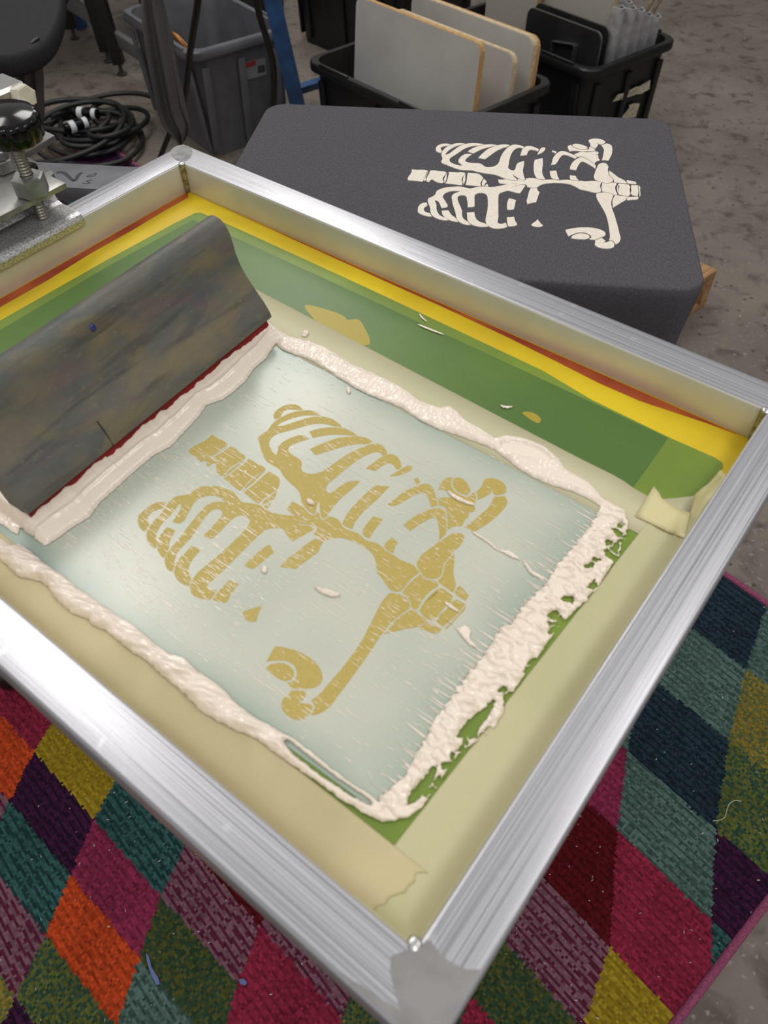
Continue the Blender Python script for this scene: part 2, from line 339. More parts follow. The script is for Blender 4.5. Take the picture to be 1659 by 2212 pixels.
# ------------------------------------------------------------------ rug
def make_rug():
    C = np.array([1.042, 0.701]); e2 = np.array([-0.66, 0.75]); e2 /= np.linalg.norm(e2); e1 = np.array([-e2[1], e2[0]])
    rows = [-0.16, 0.012, 0.177, 0.34, 0.505, 0.64, 0.80, 0.93, 1.05, 1.155, 1.25, 1.335, 1.42, 1.505, 1.59, 1.68, 1.77, 1.86, 1.95, 2.04, 2.13, 2.3]
    off = [0.375, 0.325, 0.271, 0.207, 0.127, 0.047, -0.063, -0.108, -0.153, -0.197, -0.241, -0.286, -0.346, -0.406, -0.46, -0.51, -0.56, -0.61, -0.66, -0.71, -0.76, -0.81]
    pal = dict(navy=(40, 56, 68), gray=(92, 116, 110), yellow=(165, 143, 42), lime=(94, 102, 52), pink=(146, 50, 84), red=(150, 44, 70), dark=(94, 20, 28),
               purple=(66, 28, 62), mauve=(128, 90, 104), green=(52, 74, 52), moss=(138, 122, 54), teal=(56, 96, 94), orange=(205, 78, 38))
    names = list(pal)
    cell = {(1, 0): 'navy', (1, -1): 'gray', (2, 0): 'gray', (2, -1): 'moss', (3, 0): 'navy', (3, -1): 'lime', (4, 0): 'gray', (4, 1): 'pink', (4, -1): 'purple', (3, 1): 'gray',
            (5, 0): 'red', (5, 1): 'dark', (6, 0): 'yellow', (6, 1): 'mauve', (6, 2): 'green', (6, 3): 'red', (7, 1): 'green', (7, 2): 'teal', (7, 3): 'yellow', (7, 0): 'purple', (5, 2): 'mauve', (10, 5): 'teal', (10, 6): 'yellow', (10, 7): 'red', (10, 4): 'mauve', (10, 3): 'red',
            (11, 5): 'pink', (11, 6): 'purple', (11, 7): 'orange', (11, 4): 'green', (11, 3): 'red', (11, 2): 'mauve', (12, 5): 'orange', (12, 6): 'teal', (12, 4): 'gray', (12, 7): 'mauve', (12, 3): 'mauve',
            (13, 5): 'lime', (13, 6): 'mauve', (13, 7): 'purple', (13, 4): 'green', (9, 6): 'green', (9, 5): 'purple', (9, 7): 'pink'}
    st = 0.0045; n1, n2 = 488, 746
    a1 = np.arange(n1 + 1) * st; a2 = np.arange(n2 + 1) * st
    A1, A2 = np.meshgrid(a1, a2, indexing='ij')
    X = C[0] + e1[0] * A1 + e2[0] * A2; Y = C[1] + e1[1] * A1 + e2[1] * A2
    rs = np.random.RandomState(3)
    Z = 0.009 + 0.0015 * fbm(A1 * 3, A2 * 3, 2) + rs.uniform(-0.0009, 0.0009, A1.shape) + 0.0008 * np.sin(A1 * 2 * np.pi / 0.0135 + fbm(A1 * 30, A2 * 30, 2) * 2)
    Z[0, :] = Z[-1, :] = 0.004; Z[:, 0] = Z[:, -1] = 0.004
    V = np.stack([X, Y, Z], -1).reshape(-1, 3)
    i, j = np.meshgrid(np.arange(n1), np.arange(n2), indexing='ij'); q = (i * (n2 + 1) + j).ravel()
    F = np.stack([q, q + 1, q + n2 + 2, q + n2 + 1], 1)
    me = bpy.data.meshes.new('area_rug')
    me.vertices.add(len(V)); me.vertices.foreach_set('co', V.ravel())
    me.loops.add(4 * len(F)); me.loops.foreach_set('vertex_index', F.ravel())
    me.polygons.add(len(F)); me.polygons.foreach_set('loop_start', np.arange(len(F)) * 4); me.polygons.foreach_set('loop_total', np.full(len(F), 4))
    me.update(calc_edges=True)
    c1 = (A1[:-1, :-1] + st / 2).ravel(); c2 = (A2[:-1, :-1] + st / 2).ravel()
    c1 = c1 + rs.uniform(-0.0016, 0.0016, c1.shape); c2 = c2 + rs.uniform(-0.0016, 0.0016, c2.shape)
    sm = np.clip((c1 - 0.9) / 0.35, 0, 1); c1 = c1 - 0.13 * (c2 - 0.8) * sm
    rows = np.array(rows); off = np.array(off)
    ri = np.clip(np.searchsorted(rows, c1) - 1, 0, len(rows) - 2)
    t = (c1 - rows[ri]) / (rows[ri + 1] - rows[ri]); o = off[ri] * (1 - t) + off[ri + 1] * t
    ci = np.floor((c2 - o) / 0.198).astype(int)
    col = np.zeros((len(c1), 3)); cname = {}
    for (a, b) in set(zip(ri.tolist(), ci.tolist())):
        nm = cell.get((a, b)) or ({0: 'teal', 1: 'purple', 2: 'teal', 3: 'purple'}.get(a) if b > 12 else None) or names[(a * 5 + b * 3 + (a * b) % 7) % len(names)]
        cname[(a, b)] = nm; col[(ri == a) & (ci == b)] = lin(pal[nm])
    # worn second yarn shows through some cells; woven rows
    nz = fbm(c1 * 9, c2 * 9, 3)
    col *= (1 + 0.28 * rs.uniform(-1, 1, len(c1)) + 0.25 * nz)[:, None]
    sec = {'mauve': (96, 38, 62), 'lime': (54, 80, 64), 'moss': (96, 106, 64), 'purple': (40, 22, 44), 'teal': (34, 64, 66), 'gray': (64, 88, 82), 'navy': (24, 38, 50), 'green': (84, 88, 44), 'yellow': (150, 124, 30)}
    row_k = (np.sin(c1 * 2 * np.pi / 0.0135 + fbm(c1 * 25, c2 * 25, 2) * 2.5) > 0.3)
    flk = (fbm(c1 * 160, c2 * 160, 2) + 0.35 * rs.uniform(-1, 1, len(c1))) > 0.05
    for (a, b) in set(zip(ri.tolist(), ci.tolist())):
        nm = cname[(a, b)]; sel = (ri == a) & (ci == b)
        k_ = sel & (row_k if nm not in ('lime', 'moss', 'green') else flk)
        col[k_] = np.array(lin(sec[nm])) * (1 + 0.25 * rs.uniform(-1, 1, k_.sum()))[:, None] if nm in sec else col[k_] * 0.7
    col = np.clip(col * 0.70, 0.002, 1)
    ca = me.color_attributes.new('yarn', 'FLOAT_COLOR', 'CORNER')
    rgba = np.ones((len(F), 4, 4), np.float32); rgba[:, :, :3] = col[:, None, :]
    ca.data.foreach_set('color', rgba.ravel())
    m, nt, b = nodes('rug_pile'); at_ = nt.nodes.new('ShaderNodeVertexColor'); at_.layer_name = 'yarn'
    nt.links.new(at_.outputs['Color'], b.inputs['Base Color']); b.inputs['Roughness'].default_value = 0.95; b.inputs['Specular IOR Level'].default_value = 0.1
    me.materials.append(m)
    me.polygons.foreach_set('use_smooth', [True] * len(F))
    rug = bpy.data.objects.new('area_rug', me); COL.objects.link(rug)
    tag(rug, 'multicoloured harlequin diamond area rug spread under the press', 'rug')
    bind = mat('rug_binding_pink', (150, 70, 104), 0.85, c2=(118, 52, 84), scale=300)
    def P(a, b_): return (C[0] + e1[0] * a + e2[0] * b_, C[1] + e1[1] * a + e2[1] * b_, 0.0075)
    for pa, pb in (((0, 0), (0, n2 * st)), ((0, 0), (n1 * st, 0)), ((n1 * st, 0), (n1 * st, n2 * st)), ((0, n2 * st), (n1 * st, n2 * st))):
        bo = tube('rug_binding', [P(*pa), P((pa[0] + pb[0]) / 2, (pa[1] + pb[1]) / 2), P(*pb)], 0.0075, bind, rug, seg=10)
        bo['label'] = 'dusty pink bound edge'
    return rug
rug = make_rug()

# ------------------------------------------------------------------ materials
def alu(name, c, rough, streak=1.0):
    m, nt, b = nodes(name); N = nt.nodes; L = nt.links
    tc = N.new('ShaderNodeTexCoord')
    def nz(sc, st, d):
        mp = N.new('ShaderNodeMapping'); mp.inputs['Scale'].default_value = st; L.new(tc.outputs['UV'], mp.inputs['Vector'])
        t = N.new('ShaderNodeTexNoise'); t.inputs['Scale'].default_value = sc; t.inputs['Detail'].default_value = d; L.new(mp.outputs[0], t.inputs['Vector']); return t.outputs['Fac']
    def rg(s, a, c_, lo, hi):
        r = N.new('ShaderNodeMapRange'); r.inputs['From Min'].default_value = a; r.inputs['From Max'].default_value = c_; r.inputs['To Min'].default_value = lo; r.inputs['To Max'].default_value = hi
        L.new(s, r.inputs['Value']); return r.outputs[0]
    b.inputs['Metallic'].default_value = 0.74
    s1 = nz(1, (2.5, 1400, 1), 6); s2 = nz(70, (1, 1, 1), 6)
    mx = N.new('ShaderNodeMix'); mx.data_type = 'RGBA'; mx.inputs['A'].default_value = (*lin(tuple(v * 0.82 for v in c)), 1); mx.inputs['B'].default_value = (*lin(c), 1)
    L.new(rg(s1, 0.38, 0.58, 0, 1), mx.inputs['Factor'])
    mx2 = N.new('ShaderNodeMix'); mx2.data_type = 'RGBA'; mx2.inputs['B'].default_value = (*lin((250, 250, 252)), 1)
    L.new(mx.outputs['Result'], mx2.inputs['A']); L.new(rg(s2, 0.64, 0.74, 0, 0.3), mx2.inputs['Factor'])
    L.new(mx2.outputs['Result'], b.inputs['Base Color'])
    L.new(rg(s1, 0.35, 0.65, rough - 0.1, rough + 0.14), b.inputs['Roughness'])
    bp = N.new('ShaderNodeBump'); bp.inputs['Strength'].default_value = 0.26 * streak; bp.inputs['Distance'].default_value = 0.0004
    L.new(s1, bp.inputs['Height']); L.new(bp.outputs[0], b.inputs['Normal'])
    return m
M_alu = alu('brushed_aluminium', (198, 198, 204), 0.33)
M_satin = mat('dulled_inner_aluminium', (214, 211, 200), 0.42, 0.35, c2=(204, 200, 184), scale=9, rvar=0.06)
M_weld = mat('ground_weld', (182, 179, 178), 0.28, 0.85, c2=(166, 163, 162), scale=40, bump=0.1, bdist=0.0003)
M_bead = mat('weld_bead_metal', (205, 205, 205), 0.25, 0.9, bump=0.5, bscale=300)
M_steel = mat('zinc_steel', (176, 175, 172), 0.38, 0.85, c2=(140, 139, 136), scale=35, rvar=0.1, bump=0.1, bdist=0.0005)
M_galv = mat('galvanised_steel', (214, 214, 214), 0.36, 0.75, c2=(160, 160, 162), scale=520, lo=0.42, hi=0.6, bump=0.15, bdist=0.0004)
M_arm = mat('grey_painted_steel', (104, 106, 112), 0.5, 0.0, c2=(92, 94, 100), scale=30)
M_black = mat('gloss_black_plastic', (7, 7, 8), 0.12, 0.0, spec=0.3)
M_blackm = mat('matt_black_plastic', (26, 26, 28), 0.45, 0.0, c2=(18, 18, 19), scale=40)
M_nylon = mat('cream_nylon', (222, 216, 198), 0.45, c2=(200, 190, 165), scale=60, sss=0.1)
M_marker = mat('black_marker', (36, 36, 40), 0.6)
M_ink = mat('thick_white_ink', (240, 226, 212), 0.22, 0.0, coat=0.2, bump=0.12, bscale=260, bdist=0.0004)

# ------------------------------------------------------------------ printing screen
scr = empty('printing_screen', FM, 'aluminium screen printing frame with yellow mesh and skeleton stencil', 'screen')
def L2W(o): o.parent = scr; return o
def bar(name, side):
    r = 0.003; sec = []
    for cx_, cz_, a0 in ((BW - r, BH - r, 0), (r, BH - r, 90), (r, -0.002 + r, 180), (BW - r, -0.002 + r, 270)):
        for k in range(5):
            a = math.radians(a0 + 22.5 * k); sec.append((cx_ + r * math.cos(a), cz_ + r * math.sin(a)))
    V = []; UV = []; n = len(sec); per = 0
    for e in (0, 1):
        per = 0
        for i, (q, z) in enumerate(sec):
            if i: per += math.dist(sec[i], sec[i - 1])
            if side == 'back': p = (-q if e == 0 else W + q, q, z)
            elif side == 'front': p = (-q if e == 0 else W + q, -H - q, z)
            elif side == 'left': p = (-q, q if e == 0 else -H - q, z)
            else: p = (W + q, q if e == 0 else -H - q, z)
            V.append(p); UV.append((p[0] if side in ('back', 'front') else p[1], per + {'back': 0, 'front': 1.3, 'left': 2.7, 'right': 3.9}[side]))
    # lengthwise cuts so that the finish does not stretch
    VV = []; UU = []; K = 12
    for k in range(K + 1):
        t = k / K
        for i in range(n):
            a, b_ = V[i], V[n + i]
            VV.append(tuple(a[c] * (1 - t) + b_[c] * t for c in range(3))); UU.append((UV[i][0] * (1 - t) + UV[n + i][0] * t, UV[i][1]))
    F = [tuple(range(n)), tuple(K * n + i for i in range(n - 1, -1, -1))]
    for k in range(K):
        for i in range(n): F.append((k * n + i, (k + 1) * n + i, (k + 1) * n + (i + 1) % n, k * n + (i + 1) % n))
    o = mesh(name, VV, F, M_alu, scr, None, False, UU)
    bm = bmesh.new(); bm.from_mesh(o.data); bmesh.ops.recalc_face_normals(bm, faces=bm.faces[:]); bm.to_mesh(o.data); bm.free()
    o.data.materials.append(M_satin)
    inw = {'back': Vector((0, -1, 0)), 'front': Vector((0, 1, 0)), 'left': Vector((1, 0, 0)), 'right': Vector((-1, 0, 0))}[side]
    for p_ in o.data.polygons:
        if p_.normal.dot(inw) > 0.8: p_.material_index = 1
    return autosmooth(o, 40)
for s in ('back', 'right', 'front', 'left'): bar('frame_bar', s)
for (x, y, sx, sy) in ((0, 0, 1, -1), (W, 0, -1, -1), (W, -H, -1, 1), (0, -H, 1, 1)):
    pts = [(x + sx * 0.0015, y + sy * 0.0015, z) for z in (0.0005, 0.012, 0.024, BH - 0.001)]
    tube('weld_bead', pts, [0.0028, 0.0036, 0.0038, 0.0040], mat('yellowed_weld', (170, 165, 120), 0.4, 0.6, c2=(120, 112, 80), scale=200, bump=0.5), scr, seg=10)
    bm = bmesh.new(); bmesh.ops.create_uvsphere(bm, u_segments=12, v_segments=8, radius=0.0042)
    bmesh.ops.scale(bm, vec=(1, 1, 0.45), verts=bm.verts); bmesh.ops.translate(bm, vec=(x + sx * 0.001, y + sy * 0.001, BH - 0.0004), verts=bm.verts)
    bm_obj('weld_bead', bm, M_bead, scr, None, True)
def top_patch(txt, zoom, m, name):
    prism(name, [ms(x, y, BH) for x, y in outline(txt, zoom, 4)], BH - 0.0005, BH + 0.0003, m, scr)
top_patch('440,230 500,175 600,150 700,175 740,235 715,310 650,365 545,368 465,310', (300, 290, 6.38), mat('dull_weld', (150, 150, 150), 0.62, 0.55, c2=(130, 130, 130), scale=120), 'weld_patch')
prism('weld_patch', [ms(x, y, BH) for x, y in outline('905,2046! 926,2031 944,2052 962,2070 985,2085 1018,2098!', (0, 0, 1), 4)[:-4]] + [(W + 0.0325, -H + 0.012), (W + 0.0325, -H - 0.0325), (W - 0.024, -H - 0.0325)] + [ms(x, y, BH) for x, y in ((866, 2185), (852, 2140), (843, 2099), (845, 2066), (870, 2056), (888, 2048))], BH - 0.0005, BH + 0.0003, M_weld, scr)

M_mesh = mat('yellow_mesh', (222, 194, 24), 0.42, c2=(208, 178, 26), scale=8, bump=0.05, bscale=900, bdist=0.0002)
M_emu = mat('light_green_emulsion', (118, 142, 48), 0.38, c2=(108, 132, 46), scale=9)
M_emd = mat('dark_green_emulsion', (86, 118, 46), 0.38, c2=(78, 110, 46), scale=5)
M_redr = mat('red_ink_stain', (150, 52, 26), 0.5, c2=(176, 84, 34), scale=45, stretch=(0.3, 0.3, 1))
M_gold = mat('bare_gold_mesh', (190, 170, 92), 0.5, c2=(174, 154, 76), scale=900, det=2, lo=0.3, hi=0.7)
box_uv = [(0, 0), (W, 0), (W, -H), (0, -H)]
prism('mesh', box_uv, -0.0006, 0.0, M_mesh, scr)
def lay(name, pts, z, m, th=0.00012): return prism(name, pts, z - th, z, m, scr)
def pp(txt, sub=4, zoom=(0, 0, 1)): return [ms(x, y) for x, y in outline(txt, zoom, sub)]
# stain of red ink along the glue line
lay('ink_stain', [(0.001, -0.001), (0.011, -0.010), (0.0105, -0.05), (0.012, -0.10), (0.011, -0.16), (0.014, -0.22), (0.0135, -0.30), (0.012, -0.36), (0.0145, -0.42), (0.013, -0.5), (0.001, -0.5)], 0.0001, M_redr)
lay('ink_stain', [(0.001, -0.001), (0.12, -0.002), (0.2, -0.003), (0.3, -0.0045), (0.38, -0.005), (0.46, -0.007), (0.52, -0.0105), (0.57, -0.0140), (0.61, -0.0135), (0.64, -0.009), (0.67, -0.0045), (0.695, -0.002), (0.7, -0.001)], 0.00012, M_redr)
lay('emulsion', [(0.032, -0.46), (0.033, -0.30), (0.036, -0.16), (0.041, -0.06), (0.044, -0.030), (0.049, -0.0255), (0.11, -0.0245), (0.3, -0.0258), (0.517, -0.030), (0.575, -0.0385), (0.651, -0.041), (0.693, -0.040), (0.7005, -0.042), (0.703, -0.047),
                 (0.7, -0.088), (0.699, -0.2), (0.697, -0.45), (0.69, -0.4685), (0.5, -0.4675), (0.3, -0.468), (0.05, -0.470)], 0.00025, M_emu)
lay('emulsion', [(0.046, -0.452), (0.047, -0.16), (0.053, -0.042), (0.129, -0.040), (0.4, -0.0405), (0.651, -0.042), (0.652, -0.089), (0.654, -0.2), (0.655, -0.452)], 0.0004, M_emd)
M_patch = mat('gold_gap', (166, 148, 42), 0.4)
lay('pinhole_patch', pp('658,661 700,668 738,681 752,692 772,690 786,706 798,745 740,738 690,702'), 0.00052, M_patch)
lay('pinhole_patch', pp('1128,893 1150,892 1168,905 1160,915'), 0.00052, M_patch)
# residue of ink film over the print area
def film():
    x0, x1, y0, y1 = 0.118, 0.648, -0.447, -0.149
    nx, ny = 110, 64; V = []; F = []; c = []
    for i in range(nx + 1):
        for j in range(ny + 1):
            x = x0 + (x1 - x0) * i / nx; y = y0 + (y1 - y0) * j / ny
            y0 = -0.4510 - 0.0135 * max(0, min(1, (0.648 - x) / 0.47)); y = y0 + (y1 - y0) * j / ny
            V.append((x, y, 0.00062)); d = min((x1 - x) * 0.9, (y - y0) * 1.5, (y1 - y) * 1.2)
            k = max(0.0, 1 - d / 0.04) ** 1.4 * 0.8 + 0.25 * mnoise.noise(Vector((x * 18, y * 18, 0))) + 0.08
            k += 0.45 * max(0.0, 1 - (x - 0.27) / 0.12)  # tone deepens towards the squeegee
            c.append(max(0, min(1, k)))
    for i in range(nx):
        for j in range(ny):
            a = i * (ny + 1) + j; F.append((a, a + ny + 1, a + ny + 2, a + 1))
    m, nt, b = nodes('ink_residue_film'); N = nt.nodes; L = nt.links
    at_ = N.new('ShaderNodeAttribute'); at_.attribute_name = 'film_tone'
    mx = N.new('ShaderNodeMix'); mx.data_type = 'RGBA'; mx.inputs['A'].default_value = (*lin((198, 200, 186)), 1); mx.inputs['B'].default_value = (*lin((150, 168, 156)), 1)
    L.new(at_.outputs['Fac'], mx.inputs['Factor']); L.new(mx.outputs['Result'], b.inputs['Base Color'])
    b.inputs['Roughness'].default_value = 0.25; b.inputs['Specular IOR Level'].default_value = 0.5
    tc = N.new('ShaderNodeTexCoord'); mp = N.new('ShaderNodeMapping'); mp.inputs['Scale'].default_value = (60, 900, 1); L.new(tc.outputs['Object'], mp.inputs['Vector'])
    t = N.new('ShaderNodeTexNoise'); t.inputs['Scale'].default_value = 1; t.inputs['Detail'].default_value = 4; L.new(mp.outputs[0], t.inputs['Vector'])
    bp = N.new('ShaderNodeBump'); bp.inputs['Strength'].default_value = 0.12; bp.inputs['Distance'].default_value = 0.0003; L.new(t.outputs['Fac'], bp.inputs['Height']); L.new(bp.outputs[0], b.inputs['Normal'])
    o = mesh('ink_film', V, F, m, scr)
    a = o.data.attributes.new('film_tone', 'FLOAT', 'POINT'); a.data.foreach_set('value', c)
    o['label'] = 'pale blue-grey wiped print area'
    return o
film()
for uv in BONE_UV:
    prism('stencil_opening', uv, 0.0006, 0.00078, M_gold, scr)

# masking tape strips
def tape_mat(name, c, c2, sc=6, alpha=0.92):
    return mat(name, c, 0.55, c2=c2, scale=sc, det=3, lo=0.42, hi=0.6, bump=0.15, bscale=260, bdist=0.0003, alpha=alpha)
M_tape = tape_mat('masking_tape', (210, 204, 170), (202, 198, 162), 6, 0.88)
M_tapeR = tape_mat('masking_tape_olive', (204, 198, 158), (196, 192, 150), 6, 0.88)
M_tapeF = tape_mat('masking_tape_yellow', (220, 206, 164), (204, 192, 150), 7, 0.72)
M_tapeT = tape_mat('masking_tape_torn', (214, 204, 156), (204, 194, 146), 30, 0.97)
def strip(name, rows, m, label=None):
    """rows of (x, y, z) points of equal length, giving a thin sheet"""
    n = len(rows[0]); V = [p for r in rows for p in r]; F = []
    for i in range(len(rows) - 1):
        for j in range(n - 1): a = i * n + j; F.append((a, a + 1, a + n + 1, a + n))
    o = mesh(name, V, F, m, scr, None, True)
    md = o.modifiers.new('thickness', 'SOLIDIFY'); md.thickness = 0.00012; md.offset = 0
    if label: o['label'] = label
    return o
rows = []
for k in range(60):
    x = 0.10 + (0.705 - 0.10) * k / 59
    yo = -0.0985 - 0.012 * max(0, min(1, (x - 0.2) / 0.4)) - 0.004 * math.sin(math.pi * max(0, min(1, (x - 0.64) / 0.045))) + 0.030 * max(0, (x - 0.672) / 0.033) ** 1.5
    rows.append([(x, yo, 0.0006), (x, (yo - 0.155) / 2, 0.00066), (x, -0.155, 0.0007)])
strip('masking_tape', rows, M_tape, 'pale tape strip along the back of the print area')
def ramp(q, top):
    pts = [(0, 0), (0.50, 0.0003), (0.62, 0.0012), (0.72, 0.0036), (0.80, 0.0078), (0.88, 0.0145), (0.95, 0.0230), (1.0, 0.0320)]
    return float(np.interp(q, [p[0] for p in pts], [p[1] * top for p in pts]))
def tape_z(x, y):
    """the tapes curl up the right-hand and front bars"""
    zr = ramp((x - 0.664) / (0.7106 - 0.664), 1.0 + 0.10 * mnoise.noise(Vector((y * 12, 0, 0))))
    zf = ramp((-0.463 - y) / (0.5014 - 0.463), 0.72 + 0.12 * mnoise.noise(Vector((x * 9, 3, 0))))
    return max(zr, zf)
def tape_grid(xs_of, ys, lift, m, label):
    rows_ = []
    for y in ys:
        rows_.append([(x, y, 0.0007 + lift + tape_z(x, y)) for x in xs_of(y)])
    return strip('masking_tape', rows_, m, label)
tape_grid(lambda y: list(np.linspace(0.679 - 0.013 * min(1, (-0.118 - y) / 0.34), 0.7108, 26)), list(np.linspace(-0.118, -0.5012, 90)), 0.0, M_tapeR, 'olive tape strip curling up the right-hand bar')
def front_xs(y):
    q = max(0, min(1, (-0.460 - y) / 0.041)); e = 0.690 - 0.012 * q + 0.006 * mnoise.noise(Vector((y * 160, 1.3, 0)))
    return list(np.linspace(0.02, 0.62, 60)) + list(np.linspace(0.63, e, 20))
tape_grid(front_xs, list(np.linspace(-0.4605, -0.5012, 22)), 0.0006, M_tapeF, 'yellowish tape strip along the front bar with a torn end')
# second torn layer and peeling flap in the right corner
te, be = [(1412, 1050), (1424, 1064), (1430, 1076), (1450, 1090), (1470, 1101), (1491, 1107)], [(1372, 1115), (1392, 1124), (1410, 1132), (1440, 1148), (1458, 1155), (1478, 1162)]
rows = []
for t in np.linspace(0, 1, 7):
    r = []
    for (ax_, ay_), (bx_, by_) in zip(te, be):
        x, y = ms(ax_ + (bx_ - ax_) * t, ay_ + (by_ - ay_) * t); z = 0.0
        for _ in range(4):
            z = tape_z(x, y) + 0.0018; x, y = ms(ax_ + (bx_ - ax_) * t, ay_ + (by_ - ay_) * t, z)
        r.append((x, y, z))
    rows.append(r)
strip('masking_tape', rows, M_tapeT, 'torn scrap of tape in the right corner')
def flap():
    lf = [(1484, 1158), (1488, 1130), (1491, 1106), (1500, 1068), (1516, 1054), (1530, 1044), (1546, 1026), (1556, 1014)]
    rt = [(1490, 1166), (1500, 1134), (1512, 1110), (1534, 1080), (1546, 1062), (1555, 1050), (1563, 1036), (1567, 1026)]
    rows = []
    for t in (0, 0.15, 0.3, 0.5, 0.75, 1.0):
        r = []
        for (bx, by), (tx, ty) in zip(lf, rt):
            z = 0.011 + 0.021 * t ** 0.8 - 0.003 * math.exp(-((t - 0.3) / 0.2) ** 2)
            r.append((*ms(bx + (tx - bx) * t, by + (ty - by) * t, z), z))
        rows.append(r)
    strip('masking_tape', rows, M_tapeT, 'peeling torn tape flap')
flap()
# ------------------------------------------------------------------ squeegee
TH = math.radians(25)
aR, aL = Vector((0.2757, -0.1435, 0.022)), Vector((0.2926, -0.4407, 0.022))
ax = (aL - aR).normalized(); nh = Vector((-ax.y, ax.x, 0)); nh = nh if nh.x > 0 else -nh
tv = -math.sin(TH) * nh + math.cos(TH) * Vector((0, 0, 1)); nv = math.cos(TH) * nh + math.sin(TH) * Vector((0, 0, 1))
SQL = (aL - aR).length
SQO = aR - 0.012 * nv
sq_local = Matrix(((nv.x, ax.x, tv.x, SQO.x), (nv.y, ax.y, tv.y, SQO.y), (nv.z, ax.z, tv.z, SQO.z), (0, 0, 0, 1)))
sq = empty('squeegee', FM @ sq_local, 'ink-stained wooden squeegee with red blade standing in wet ink', 'squeegee')
def sq_handle_mat():
    m, nt, b = nodes('ink_stained_wood'); N = nt.nodes; L = nt.links
    tc = N.new('ShaderNodeTexCoord')
    def nz(sc, st, d, dist=0.0, offs=(0, 0, 0)):
        mp = N.new('ShaderNodeMapping'); mp.inputs['Scale'].default_value = st; mp.inputs['Location'].default_value = offs; L.new(tc.outputs['Object'], mp.inputs['Vector'])
        t = N.new('ShaderNodeTexNoise'); t.inputs['Scale'].default_value = sc; t.inputs['Detail'].default_value = d; t.inputs['Distortion'].default_value = dist
        L.new(mp.outputs[0], t.inputs['Vector']); return t.outputs['Fac']
    def mix(f, lo, hi, A, B, amt=1.0):
        r = N.new('ShaderNodeMapRange'); r.inputs['From Min'].default_value = lo; r.inputs['From Max'].default_value = hi; r.inputs['To Max'].default_value = amt; L.new(f, r.inputs['Value'])
        x = N.new('ShaderNodeMix'); x.data_type = 'RGBA'; L.new(r.outputs[0], x.inputs['Factor'])
        for k, v in (('A', A), ('B', B)):
            if isinstance(v, tuple): x.inputs[k].default_value = (*lin(v), 1)
            else: L.new(v, x.inputs[k])
        return x.outputs['Result']
    c = mix(nz(26, (1, 0.4, 1), 6, 0.6), 0.40, 0.62, (86, 88, 84), (110, 103, 90))
    c = mix(nz(22, (1, 0.4, 1), 6, 0.8, (3, 1, 0)), 0.52, 0.66, c, (66, 82, 90), 0.65)
    c = mix(nz(34, (1, 0.4, 1), 6, 0.8, (7, 4, 2)), 0.52, 0.64, c, (102, 82, 90), 0.5)
    c = mix(nz(30, (1, 0.4, 1), 6, 0.8, (1, 9, 5)), 0.53, 0.65, c, (122, 110, 76), 0.6)
    c = mix(nz(90, (1, 0.10, 1), 7, 0.2), 0.52, 0.72, c, (60, 56, 56), 0.8)
    c = mix(nz(420, (1, 0.4, 1), 3), 0.60, 0.74, c, (132, 122, 102), 0.45)
    L.new(c, b.inputs['Base Color']); b.inputs['Roughness'].default_value = 0.55
    bp = N.new('ShaderNodeBump'); bp.inputs['Strength'].default_value = 0.3; bp.inputs['Distance'].default_value = 0.0006
    L.new(nz(180, (1, 0.08, 1), 5), bp.inputs['Height']); L.new(bp.outputs[0], b.inputs['Normal'])
    return m
M_hw = sq_handle_mat()
prof = smooth_line([(0.0125, 0.0), (0.0135, 0.006), (0.0118, 0.018), (0.0072, 0.036), (0.0048, 0.052), (0.0062, 0.066), (0.0098, 0.078), (0.0118, 0.088), (0.0105, 0.097), (0.005, 0.1035), (-0.003, 0.1055), (-0.010, 0.1015), (-0.0125, 0.092), (-0.0112, 0.08), (-0.0075, 0.064), (-0.006, 0.05), (-0.0085, 0.034), (-0.0125, 0.016), (-0.0135, 0.005), (-0.0125, 0.0)], 4)
prof = [(p.x, p.y) for p in [Vector((q[0], q[1])) for q in prof]]
def extrude(name, prof2, y0, y1, m, parent, K=8, bev=0.0):
    n = len(prof2); V = []; F = []
    for k in range(K + 1):
        y = y0 + (y1 - y0) * k / K
        V += [(p[0], y, p[1]) for p in prof2]
    for k in range(K):
        for i in range(n): F.append((k * n + i, k * n + (i + 1) % n, (k + 1) * n + (i + 1) % n, (k + 1) * n + i))
    F += [tuple(range(n - 1, -1, -1)), tuple(K * n + i for i in range(n))]
    bm = bmesh.new(); o = mesh(name, V, F, m, parent); bm.from_mesh(o.data); bmesh.ops.recalc_face_normals(bm, faces=bm.faces[:]); bm.to_mesh(o.data); bm.free()
    return autosmooth(o, 35)
h = extrude('handle', prof, 0, SQL, M_hw, sq)
extrude('blade', [(0.0046, 0.004), (-0.0046, 0.004), (-0.0046, -0.0150), (0.0046, -0.0152)], 0.0015, SQL - 0.0015, mat('red_urethane', (138, 22, 26), 0.3, c2=(120, 16, 20), scale=25), sq)['label'] = 'dark red rubber blade'
